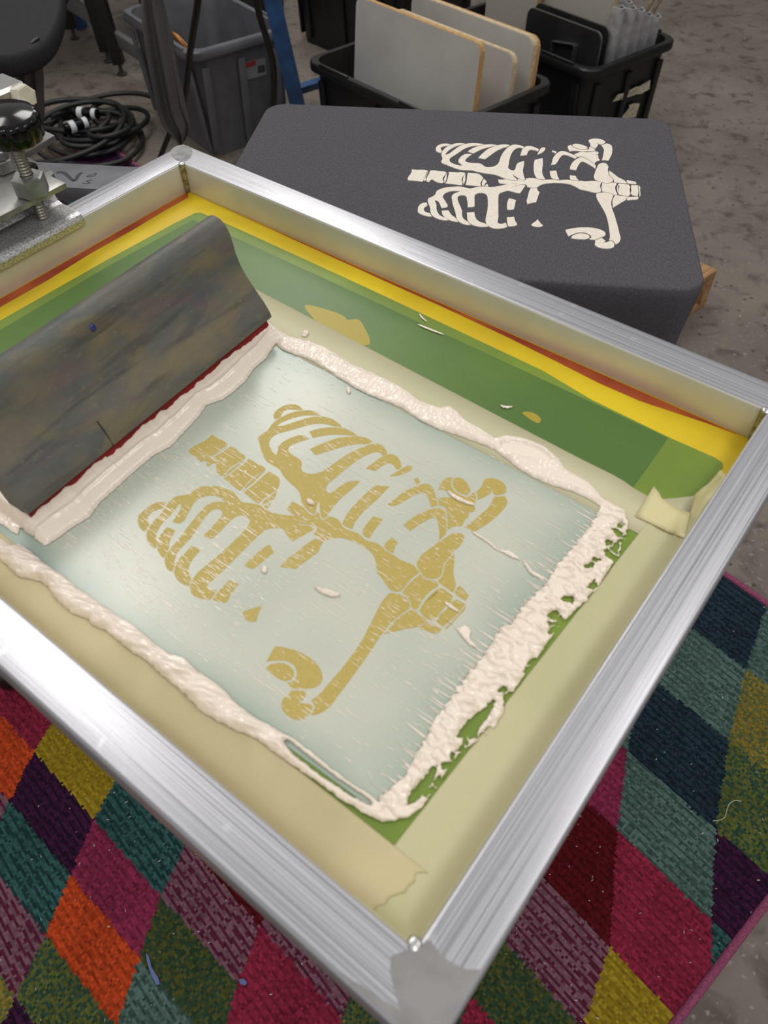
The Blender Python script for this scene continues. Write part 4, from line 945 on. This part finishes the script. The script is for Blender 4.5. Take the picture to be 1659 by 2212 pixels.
def hanging(name, parent, left, right, Y0, Y1, m, seed, nfold=3, amp=0.012, label=None):
    """cloth between two edge lines given in the picture, hung at depth Y0 (top) to Y1 (bottom)"""
    Lp = smooth_line([(x, y, 0) for x, y in left], 5); Rp = smooth_line([(x, y, 0) for x, y in right], 5); n = min(len(Lp), len(Rp)); K = 22
    V = []; F = []
    for i in range(n):
        t = i / (n - 1); Y = Y0 + (Y1 - Y0) * t
        a = at_y(Lp[i].x, Lp[i].y, Y); b_ = at_y(Rp[i].x, Rp[i].y, Y)
        for side in (0, 1):
            for k in range(K):
                s = k / (K - 1); p = a.lerp(b_, s if side == 0 else 1 - s)
                fo = amp * (0.3 + 0.7 * t) * (math.sin(s * math.pi * 2 * nfold + seed + t) + 0.6 * mnoise.noise(Vector((s * 5, t * 3, seed))))
                round_ = 0.018 * math.sin(math.pi * s) * (-1 if side == 0 else 1)
                V.append((p.x, p.y + round_ + (fo if side == 0 else fo * 0.8), p.z))
    R_ = 2 * K
    for i in range(n - 1):
        for k in range(R_): F.append((i * R_ + k, i * R_ + (k + 1) % R_, (i + 1) * R_ + (k + 1) % R_, (i + 1) * R_ + k))
    F += [tuple(range(R_ - 1, -1, -1)), tuple((n - 1) * R_ + k for k in range(R_))]
    o = mesh(name, V, F, m, parent); o.matrix_world = Matrix.Identity(4)
    bm = bmesh.new(); bm.from_mesh(o.data); bmesh.ops.recalc_face_normals(bm, faces=bm.faces[:]); bm.to_mesh(o.data); bm.free()
    autosmooth(o, 60)
    if label: o['label'] = label
    return o
hanging('sleeve', e2_, [(22, 112), (28, 150), (38, 200), (46, 240), (50, 272), (56, 290)], [(84, 80), (86, 118), (92, 160), (92, 210), (93, 250), (88, 282)], 1.42, 1.50, M_shirt3, 0.6)
e3_ = empty('t_shirt', T((-0.42, 1.80, 1.0)), 'dark grey t-shirt with a long hem hanging in front of the grey tote', 'shirt')
prism('shirt_body', rrect(-0.14, 0.42, -0.06, 0.34, 0.05, 6), -0.03, 0.0, M_shirt2, e3_)
hanging('hanging_hem', e3_, [(300, -60), (303, 0), (306, 60), (315, 130), (328, 195), (346, 262), (374, 292), (392, 305)], [(350, -60), (352, 0), (366, 60), (380, 120), (392, 180), (400, 230), (410, 268), (401, 300)], 1.70, 1.78, M_shirt3, 2.1, 2, 0.018)

# ------------------------------------------------------------------ totes
M_tote = mat('black_tote_plastic', (24, 24, 26), 0.42, c2=(18, 18, 20), scale=12)
M_gtote = mat('grey_tote_plastic', (92, 92, 97), 0.5, c2=(82, 82, 87), scale=10)
def tote(name, corner, du, lu, dv, lv, hgt, m, label, taper=0.018, rim=0.020, group=None, drop_rim=0.03):
    """open storage tote; corner is the rim corner, du and dv the rim directions with lengths lu and lv"""
    du = Vector((*du, 0)).normalized(); dv = Vector((*dv, 0)).normalized(); c = Vector((*corner, 0)) + du * lu / 2 + dv * lv / 2
    mw = Matrix(((du.x, dv.x, 0, c.x), (du.y, dv.y, 0, c.y), (0, 0, 1, 0), (0, 0, 0, 1)))
    e = empty(name, mw, label, 'tote', group)
    def ring(ox, z, r): 
        return [(x, y, z) for x, y in rrect(-lu / 2 + ox, lu / 2 - ox, -lv / 2 + ox, lv / 2 - ox, r, 6)]
    ri = [ring(rim + taper, 0.0, 0.05), ring(rim + taper * 0.2, hgt - drop_rim - 0.02, 0.055), ring(rim, hgt - drop_rim, 0.06)]
    inn = [ring(rim + 0.004, hgt - 0.003, 0.058), ring(rim + taper * 0.25 + 0.005, hgt - 0.05, 0.052), ring(rim + taper + 0.005, 0.006, 0.048)]
    R_ = ri + inn; V = [p for r in R_ for p in r]; n = len(R_[0]); F = []
    for l in range(len(R_) - 1):
        for i in range(n): F.append((l * n + i, l * n + (i + 1) % n, (l + 1) * n + (i + 1) % n, (l + 1) * n + i))
    F += [tuple(range(n - 1, -1, -1)), tuple((len(R_) - 1) * n + i for i in range(n))]
    autosmooth(mesh('tote_body', V, F, m, e), 40)
    rr = [ring(rim - 0.001, hgt - drop_rim, 0.06), ring(0.001, hgt - drop_rim, 0.06), ring(0.0, hgt - drop_rim + 0.003, 0.06), ring(0.0, hgt - 0.005, 0.06), ring(0.004, hgt, 0.06), ring(rim + 0.003, hgt, 0.06), ring(rim + 0.004, hgt - 0.006, 0.06)]
    V = [p for r in rr for p in r]; F = []
    for l in range(len(rr)):
        l2 = (l + 1) % len(rr)
        for i in range(n): F.append((l * n + i, l * n + (i + 1) % n, l2 * n + (i + 1) % n, l2 * n + i))
    autosmooth(mesh('rim', V, F, m, e), 40)
    # ribs on the walls
    for sx in (-1, 1):
        for q in (-0.5, 0.0, 0.5):
            b_ = box('rib', 0.03, 0.012, hgt - drop_rim - 0.06, m, e, None, 0.003); b_.matrix_local = T((q * lu * 0.8, sx * (lv / 2 - rim - taper * 0.55), 0.03)) @ Matrix.Rotation(-sx * math.atan(taper * 0.9 / hgt), 4, 'X')
            b_ = box('rib', 0.012, 0.03, hgt - drop_rim - 0.06, m, e, None, 0.003); b_.matrix_local = T((sx * (lu / 2 - rim - taper * 0.55), q * lv * 0.7, 0.03)) @ Matrix.Rotation(sx * math.atan(taper * 0.9 / hgt), 4, 'Y')
    for q in (-0.28, 0.28):
        for sx in (-1, 1):
            b_ = box('rim_lug', 0.16, 0.010, 0.012, m, e, None, 0.003); b_.matrix_local = T((q * lu, sx * (lv / 2 - 0.006), hgt - 0.004))
    return e
F_ = Vector((0.19, 2.507)); du = (-0.646, 0.763); dv = (0.736, 0.677)
toteL = tote('storage_tote', F_, du, 0.767, dv, 0.517, 0.36, M_tote, 'black storage tote filled with white platen boards', group='black storage totes')
toteR = tote('storage_tote', (0.706, 2.917), (-0.617, 0.787), 0.77, (0.787, 0.617), 0.488, 0.36, M_tote, 'black storage tote holding black plates and metal flood bars', group='black storage totes')
def P2(base, l, w_, d1, d2): return Vector((base[0] + d1[0] * l + d2[0] * w_, base[1] + d1[1] * l + d2[1] * w_))
def board(name, base, l0, l1, w_, z0, z1, d1, d2, m, edge, label, th=0.02, lean=0.06, r=0.035, group='white platen boards in the tote', cat='board', edge_name='board_edge'):
    a = P2(base, l0, w_, d1, d2); n1 = Vector((*d1, 0)).normalized(); n2 = Vector((*d2, 0)).normalized()
    up = (Vector((0, 0, 1)) + n2 * lean).normalized(); nn = n1.cross(up).normalized()
    if nn.dot(n2) > 0: nn = -nn
    hgt = (z1 - z0)
    mw = Matrix(((n1.x, up.x, nn.x, a.x), (n1.y, up.y, nn.y, a.y), (n1.z, up.z, nn.z, z0), (0, 0, 0, 1)))
    e = empty(name, mw, label, cat, group)
    R_ = rrect(0, l1 - l0, 0, hgt, r, 6)
    prism(edge_name, R_, -th / 2, th / 2 - 0.0008, edge, e)
    prism('face', rrect(0.0022, l1 - l0 - 0.0022, 0.0022, hgt - 0.0022, r, 6), th / 2 - 0.001, th / 2 + 0.0008, m, e)
    return e
M_wb = mat('white_laminate', (190, 189, 184), 0.4, c2=(178, 176, 172), scale=4)
M_ply = mat('plywood_edge', (196, 160, 104), 0.6, c2=(178, 138, 84), scale=60, stretch=(1, 6, 1))
M_ply2 = mat('pale_board_edge', (206, 190, 160), 0.6, c2=(190, 165, 130), scale=60)
board('platen_board', F_, 0.046, 0.665, 0.13, 0.03, 0.55, du, dv, M_wb, M_ply, 'front white platen board with tan plywood edge', lean=0.10, r=0.03)
board('platen_board', F_, 0.05, 0.66, 0.31, 0.03, 0.475, du, dv, M_wb, M_ply2, 'middle white platen board, lower than its neighbours', lean=0.10)
board('platen_board', F_, 0.05, 0.66, 0.425, 0.03, 0.50, du, dv, M_wb, M_ply2, 'white platen board at the back of the tote, one of a pair', lean=0.05)
board('platen_board', F_, 0.055, 0.665, 0.449, 0.03, 0.492, du, dv, M_wb, M_ply, 'rearmost white platen board with glue-stained edge', lean=0.05)
B2 = (0.706, 2.917); du2 = (-0.617, 0.787); dv2 = (0.787, 0.617)
M_bp = mat('black_plate', (30, 30, 32), 0.38, c2=(38, 38, 40), scale=10); M_bpe = mat('bright_plate_edge', (120, 120, 118), 0.4, 0.7)
pl = board('backing_plate', B2, 0.055, 0.42, 0.080, 0.03, 0.45, du2, dv2, M_bp, M_bpe, 'black plate with a steel bracket in the right-hand tote', 0.008, 0.04, 0.03, 'black plates in the tote', 'plate', 'plate_edge')
board('backing_plate', B2, 0.055, 0.42, 0.118, 0.03, 0.458, du2, dv2, M_bp, M_bpe, 'plain black plate behind the bracketed plate', 0.008, 0.04, 0.03, 'black plates in the tote', 'plate', 'plate_edge')
# steel bracket on the first plate (u-shaped)
sec = [(0.10, 0.20), (0.10, 0.355), (0.105, 0.36), (0.205, 0.345), (0.205, 0.20)]
V = []; F = []
for z in (0.0055, 0.028): V += [(x, y, z) for x, y in sec]
n = len(sec); F = [(i, i + 1, n + i + 1, n + i) for i in range(n - 1)]
o = mesh('bracket', V, F, mat('dull_bracket_steel', (104, 104, 106), 0.45, 0.8), pl); o['label'] = 'bent steel bracket'
o.modifiers.new('thickness', 'SOLIDIFY').thickness = 0.003
board('platen_board', B2, 0.12, 0.60, 0.20, 0.03, 0.56, du2, dv2, mat('beige_laminate', (168, 164, 155), 0.5), M_ply2, 'tall beige board rising out of the right-hand tote', lean=0.03)
board('platen_board', B2, 0.44, 0.715, 0.16, 0.03, 0.62, du2, dv2, mat('beige_laminate', (168, 164, 155), 0.5), M_ply, 'narrow grey board at the back of the right-hand tote', lean=0.03)
M_fb = mat('flood_bar_aluminium', (196, 196, 200), 0.4, 0.45, c2=(164, 164, 168), scale=25)
def flood_bar(l, w_, top, a, label):
    p = P2(B2, l, w_, du2, dv2)
    e = empty('flood_bar', T((p.x, p.y, 0.03)) @ RZ(math.atan2(dv2[1], dv2[0]) + a) @ Matrix.Rotation(0.05, 4, 'X'), label, 'bar', 'metal flood bars in the tote')
    hgt = top - 0.03
    sec = [(-0.014, 0.0), (0.0, -0.034), (0.014, -0.036), (0.034, -0.002), (0.030, -0.001), (0.0125, -0.031), (0.002, -0.030), (-0.010, 0.001)]; sec = [(x, y + 0.03) for x, y in sec]
    prism('v_profile', sec, 0, hgt, M_fb, e)
    lp = rrect(-0.004, 0.022, 0.012, 0.026, 0.004, 3); prism('end_cap', lp, hgt - 0.004, hgt + 0.001, mat('dull_end_cap', (120, 118, 114), 0.5, 0.4), e)
    return e
for k, (l, w_, top, a, lab) in enumerate([(0.07, 0.160, 0.515, 0.0, 'leftmost metal flood bar, half hidden by the black plates'), (0.06, 0.212, 0.505, 0.0, 'brightest metal flood bar, second from the plates'), (0.06, 0.264, 0.488, 0.0, 'middle metal flood bar in the tote'),
                                         (0.14, 0.290, 0.490, 0.0, 'metal flood bar set behind the middle one'), (0.06, 0.318, 0.462, 0.0, 'second metal flood bar from the right rim'), (0.06, 0.372, 0.445, 0.0, 'rightmost and shortest metal flood bar')]):
    flood_bar(l, w_, top, a, lab)
M_stick = mat('worn_stick', (150, 134, 112), 0.6, c2=(120, 104, 84), scale=50)
for k, (pa, pb, lab) in enumerate((((1362, 60), (1376, -30), 'left thin stick leaning out of the tote'), ((1424, 75), (1428, -30), 'middle thin stick leaning out of the tote'), ((1436, 80), (1446, -30), 'right thin stick leaning out of the tote'))):
    q = P2(B2, 0.24, (0.238, 0.27, 0.30)[k], du2, dv2); a2 = Vector((q.x, q.y, 0.035)); b_ = at_y(pb[0], pb[1], q.y + 0.02); a = a2.lerp(b_, 0.5)
    tag(tube('stick', [a2, a, b_], 0.008, M_stick, None, None, 8), lab, 'stick', 'sticks in the tote')
# tape labels on the right-hand tote
def side_pt(w_, z): # on the front end wall of the right tote
    tp = 0.020 + 0.018 * (0.2 + 0.8 * (1 - z / 0.31)) ; p = P2(B2, tp - 0.0105, w_, du2, dv2); return Vector((p.x, p.y, z))
M_pt = mat('paper_tape', (198, 190, 172), 0.7, c2=(170, 160, 140), scale=60)
def wall_label(pts, name, m, parent, off=0.0):
    V = [side_pt(a, z) - Vector((du2[0], du2[1], 0)) * off for a, z in pts]; o = mesh(name, V, [tuple(range(len(V)))], m, parent); o.matrix_world = Matrix.Identity(4)
    o.modifiers.new('thickness', 'SOLIDIFY').thickness = 0.001; return o
wall_label([(0.175, 0.212), (0.195, 0.233), (0.24, 0.228), (0.30, 0.234), (0.315, 0.230), (0.378, 0.238), (0.387, 0.202), (0.34, 0.196), (0.315, 0.203), (0.245, 0.206), (0.2, 0.210)], 'tape_label', M_pt, toteR)['label'] = 'torn paper tape with scribbled writing'
for k in range(7):
    a = 0.215 + k * 0.013; z = 0.2095 + (k % 2) * 0.002
    wall_label([(a, z), (a + 0.004, z), (a + 0.009, z + 0.013), (a + 0.005, z + 0.014)], 'marker_writing', M_marker, toteR, 0.0012)
wall_label([(0.254, 0.132), (0.29, 0.160), (0.282, 0.170), (0.31, 0.170), (0.35, 0.158), (0.346, 0.108), (0.30, 0.116), (0.262, 0.126)], 'tape_label', M_pt, toteR)
o = wall_label([(0.30, 0.1), (0.3, 0.11), (0.31, 0.11)], 'sticker', mat('orange_sticker', (200, 96, 40), 0.5), toteR); bpy.data.objects.remove(o)
# orange dot on the left tote front wall
p = at(711, 212, 0.22); o = lathe('sticker', [(0.004, 0), (0.010, 0.001), (0.010, 0.002)], MATS['orange_sticker'], toteL, None, 12)
q = P2(F_, 0.56, 0.024, du, dv); o.matrix_world = T((q.x, q.y, 0.235)) @ Vector((0, 0, 1)).rotation_difference(Vector((-dv[0], -dv[1], 0))).to_matrix().to_4x4() @ Matrix.Scale(1.5, 4, (0, 1, 0))
# grey tote
gc = at(415, 118, 0.40); gl = at(270, 25, 0.40); gd = Vector((gl.x - gc.x, gl.y - gc.y)).normalized(); gp = Vector((-gd.y, gd.x)); gp = gp if gp.x > 0 else -gp
gt = tote('storage_tote', (gc.x - 0.01, gc.y - 0.02), tuple(gd), 0.60, tuple(gp), 0.43, 0.405, M_gtote, 'grey open storage tote with a red and white label', 0.035, 0.022)
def gwall(px_, py_):  # point on the label wall
    n = Vector((gd.x, gd.y, 0)); o0 = Vector((gc.x, gc.y, 0)) + n * 0.024; d = ray(px_, py_); c = Vector((0, 0, CAMZ)); k = (o0 - c).dot(n) / d.dot(n); return c + d * k - n * 0.002
for nm, q, m in (('label', [(521, 137), (536, 131), (555, 127), (572, 124), (575, 160), (556, 166), (527, 173), (523, 155)], mat('clear_label', (128, 128, 130), 0.3)), ('label_stripe', [(521, 138), (551, 129), (552, 140), (523, 150)], mat('red_label', (150, 52, 58), 0.4)), ('label_barcode', [(556, 142), (571, 139), (572, 154), (557, 158)], mat('barcode_grey', (60, 58, 58), 0.5))):
    V = [gwall(*p_) for p_ in q]; off = 0.0 if nm == 'label' else 0.0012
    V = [v - Vector((gd.x, gd.y, 0)) * off for v in V]; o = mesh(nm, V, [tuple(range(len(V)))], m, gt); o.matrix_world = Matrix.Identity(4); o.modifiers.new('thickness', 'SOLIDIFY').thickness = 0.0008
cb = [at(372, 68, 0.38), at(384, 74, 0.36), at(410, 102, 0.36), at(405, 106, 0.34), at(378, 86, 0.34)]
tag(mesh('cardboard_piece', cb, [(0, 1, 2, 3, 4)], mat('cardboard', (196, 138, 78), 0.8)), 'torn orange-brown cardboard scrap inside the grey tote', 'cardboard').modifiers.new('thickness', 'SOLIDIFY').thickness = 0.003
# dark things further back
tote('storage_tote', (0.02, 3.78), (0.736, 0.677), 0.55, (-0.677, 0.736), 0.75, 0.42, M_tote, 'black storage tote behind the white boards', group='black storage totes')
o = box('dark_box', 0.62, 0.5, 0.55, mat('dark_box_finish', (40, 40, 42), 0.6, c2=(30, 30, 32), scale=6), None, T((-0.90, 4.60, 0)) @ RZ(-0.1), 0.01); tag(o, 'dark grey box standing behind the blue stand', 'case')  # plain dark box added behind the stand

# ------------------------------------------------------------------ blue stand, bench, cables
M_blue = mat('blue_paint', (44, 84, 132), 0.45, c2=(36, 68, 110), scale=14)
bs = empty('blue_stand', T((-0.33, 3.18, 0)), 'blue painted metal stand leaning beside the grey tote', 'stand')
def beam(name, a, b_, w_, d_, m, parent):
    a, b_ = Vector(a), Vector(b_); L_ = (b_ - a).length; z = (b_ - a).normalized(); x = z.cross(Vector((0, 1, 0))); x.normalize(); y = z.cross(x)
    o = box(name, w_, d_, L_, m, parent, None, 0.003); o.matrix_world = Matrix(((x.x, y.x, z.x, a.x), (x.y, y.y, z.y, a.y), (x.z, y.z, z.z, a.z), (0, 0, 0, 1))); return o
btop = at_y(574, -60, 3.0); bbot = Vector((-0.335, 3.16, 0.0))
beam('leg', bbot, btop, 0.055, 0.03, M_blue, bs)
beam('crossbar', at_y(636, 196, 3.20), at_y(712, 172, 3.42), 0.03, 0.03, M_blue, bs)
b2_ = at(178, 60, 0.0); beam('leg', b2_, b2_ + Vector((-0.05, 0.02, 0.7)), 0.05, 0.05, M_blue, empty('blue_stand', T(b2_), 'small blue metal post standing behind the workbench legs', 'stand'))
wbn = empty('workbench', T((-1.4, 4.1, 0)), 'black workbench legs with grey stretchers at the upper left', 'workbench')
M_leg = mat('black_leg_paint', (18, 18, 19), 0.5); M_grey = mat('grey_stretcher', (96, 95, 96), 0.5)
for (px_, py_, lean) in ((162, 84, -0.10), (236, 134, -0.12), (264, 162, -0.13)):
    b_ = at(px_, py_, 0.0); l = beam('leg', b_ + Vector((0, 0, 0.05)), b_ + Vector((lean * 0.3, 0.02, 0.72)), 0.05, 0.05, M_leg, wbn)
    lathe('levelling_foot', [(0.022, 0.0), (0.024, 0.008), (0.010, 0.014), (0.008, 0.05)], mat('foot_metal', (52, 50, 46), 0.5), wbn, None, 14).matrix_world = T(b_)
beam('stretcher', at_y(128, -8, 4.25), at_y(208, 42, 4.15), 0.06, 0.025, M_grey, wbn)
beam('stretcher', at_y(234, 70, 4.02), at_y(308, 118, 3.75), 0.06, 0.03, M_grey, wbn)
o = box('bench_top', 1.3, 0.9, 0.04, M_leg, wbn, None, 0.004); o.matrix_world = T((-1.7, 4.4, 0.74)) @ RZ(-0.5)
o = box('dark_box', 0.8, 0.5, 0.5, MATS['dark_box_finish'], None, T((-2.3, 4.2, 0)) @ RZ(-0.3), 0.01); tag(o, 'black box added for the shade under the bench at the upper left corner', 'case')  # added box, its dark colour stands for the shade under the bench
M_cable = mat('black_rubber_cable', (20, 20, 21), 0.5, c2=(30, 30, 30), scale=40)
r_ = random.Random(5); cc = Vector((-1.22, 3.27))
pts = []
for k in range(190):
    t = k / 189; a = t * 2 * math.pi * 11.3 + 0.8; rad = 0.235 + 0.06 * math.sin(a * 0.37 + 1) - 0.15 * abs(math.sin(a * 0.23)) ; ex = 1.0 + 0.12 * math.sin(a * 0.5)
    pts.append((cc.x + rad * ex * math.cos(a) + 0.06 * math.sin(a * 0.43), cc.y + rad * 1.05 * math.sin(a) + 0.07 * math.cos(a * 0.31), 0.027 + 0.075 * (0.5 + 0.5 * math.sin(a * 0.77 + 2 * t)) * (0.4 + 0.6 * t)))
cab = tube('cable_coil', smooth_line(pts, 3), 0.0105, M_cable, None, None, 8); tag(cab, 'tangled coil of thick black cable with white-banded connectors', 'cable')
M_cw = mat('white_band', (208, 210, 214), 0.5)
def connector(px1, px2, z):
    a, b_ = at(*px1, z), at(*px2, z); d = (b_ - a).normalized(); L_ = (b_ - a).length
    tube('connector', [a - d * 0.03, b_ + d * 0.02], 0.019, M_black, cab, None, 16)
    for s0, s1, rr in ((-0.012, 0.010, 0.023), (L_ - 0.004, L_ + 0.014, 0.021)):
        o = tube('connector_band', [a + d * s0, a + d * s1], rr, M_cw, cab, None, 16); o['label'] = 'white connector band'
connector((176, 244), (202, 246), 0.10); connector((156, 274), (180, 266), 0.10)
c1 = [at_y(432, -40, 2.4), at_y(425, 20, 2.45), at_y(411, 110, 2.6), at_y(402, 190, 2.75), at_y(388, 240, 2.85), at_y(366, 290, 2.98), at(344, 345, 0.012)]
tag(tube('hanging_cable', smooth_line(c1, 6), 0.010, M_cable, None, None, 8), 'black cable hanging down in front of the left side of the grey tote', 'cable', 'hanging black cables')
c2_ = [at_y(548, -40, 2.75), at_y(560, 30, 2.8), at_y(578, 90, 2.85), at_y(590, 140, 2.9), at_y(592, 200, 2.95), at_y(590, 260, 3.0)]
zf = c2_[-1]; c2_.append(Vector((zf.x, zf.y, 0.01)))
tag(tube('hanging_cable', smooth_line(c2_, 6), 0.011, M_cable, None, None, 8), 'black cable hanging between the grey tote and the blue stand', 'cable', 'hanging black cables')
# wooden pallet
pC = Vector((0.98, 2.057)); dF = Vector((-0.76, -0.65)).normalized(); dS = Vector((-0.65, 0.76)).normalized()
pal_e = empty('wooden_pallet', Matrix(((dF.x, dS.x, 0, pC.x), (dF.y, dS.y, 0, pC.y), (0, 0, 1, 0), (0, 0, 0, 1))), 'small wooden pallet showing from under the charcoal shirt', 'pallet')
M_pw = mat('pallet_wood', (178, 140, 98), 0.7, c2=(150, 110, 72), scale=30, stretch=(0.3, 4, 1), bump=0.2)
def pbox(name, x0, x1, y0, y1, z0, z1):
    o = box(name, x1 - x0, y1 - y0, z1 - z0, M_pw, pal_e, None, 0.002); o.matrix_local = T(((x0 + x1) / 2, (y0 + y1) / 2, z0)); return o
for k in range(5): pbox('deck_board', 0, 0.7, 0.115 * k, 0.115 * k + 0.10, 0.112, 0.130)
for k in range(3): pbox('stringer', 0.0 + 0.335 * k, 0.03 + 0.335 * k, 0, 0.56, 0.018, 0.112)
for k in range(3): pbox('bottom_board', 0, 0.7, 0.23 * k, 0.23 * k + 0.10, 0, 0.018)

# ------------------------------------------------------------------ lint and debris
def debris():
    r = random.Random(8); V = []; F = []
    for k in range(420):
        x = r.uniform(-0.70, 1.0); y = r.uniform(0.0, 0.95); a = r.uniform(0, 6.28); l = r.uniform(0.001, 0.004); w_ = r.uniform(0.0006, 0.0014); z = 0.0142
        ca, sa = math.cos(a), math.sin(a); b_ = len(V)
        for u, v in ((-l, 0), (0, -w_), (l, 0), (0, w_)): V.append((x + ca * u - sa * v, y + sa * u + ca * v, z))
        V.append((x, y, z + 0.0015)); F += [(b_, b_ + 1, b_ + 4), (b_ + 1, b_ + 2, b_ + 4), (b_ + 2, b_ + 3, b_ + 4), (b_ + 3, b_, b_ + 4)]
    tag(mesh('lint', V, F, mat('pale_lint', (190, 188, 190), 0.9)), 'specks of pale lint scattered over the rug', 'lint', kind='stuff')
debris()
def scrap(name, px_list, z, m, label, cat, h_=0.004):
    V, F = prism_data([tuple(at(x, y, z))[:2] for x, y in px_list], z - 0.001, z + h_ * 0.5); tag(mesh(name, V, F, m), label, cat)
scrap('ink_scrap', [(316, 2058), (322, 2066), (328, 2090), (342, 2112), (346, 2126), (338, 2128), (328, 2108), (318, 2078)], 0.012, mat('blue_scrap', (92, 104, 158), 0.6), 'pale blue scrap lying on the green rug diamond', 'scrap')
scrap('ink_scrap', [(516, 2116), (526, 2114), (534, 2122), (530, 2129), (520, 2126)], 0.012, MATS['blue_scrap'], 'small round blue scrap beside the long pale scrap', 'scrap')
thr = [at(x, y, 0.013) for x, y in ((1540, 1773), (1552, 1772), (1565, 1766), (1570, 1750), (1576, 1736), (1588, 1729), (1602, 1731))]
tag(tube('thread', smooth_line(thr, 5), 0.0008, mat('pale_thread', (170, 180, 150), 0.8), None, None, 6), 'curled pale thread on the olive rug diamond', 'thread')
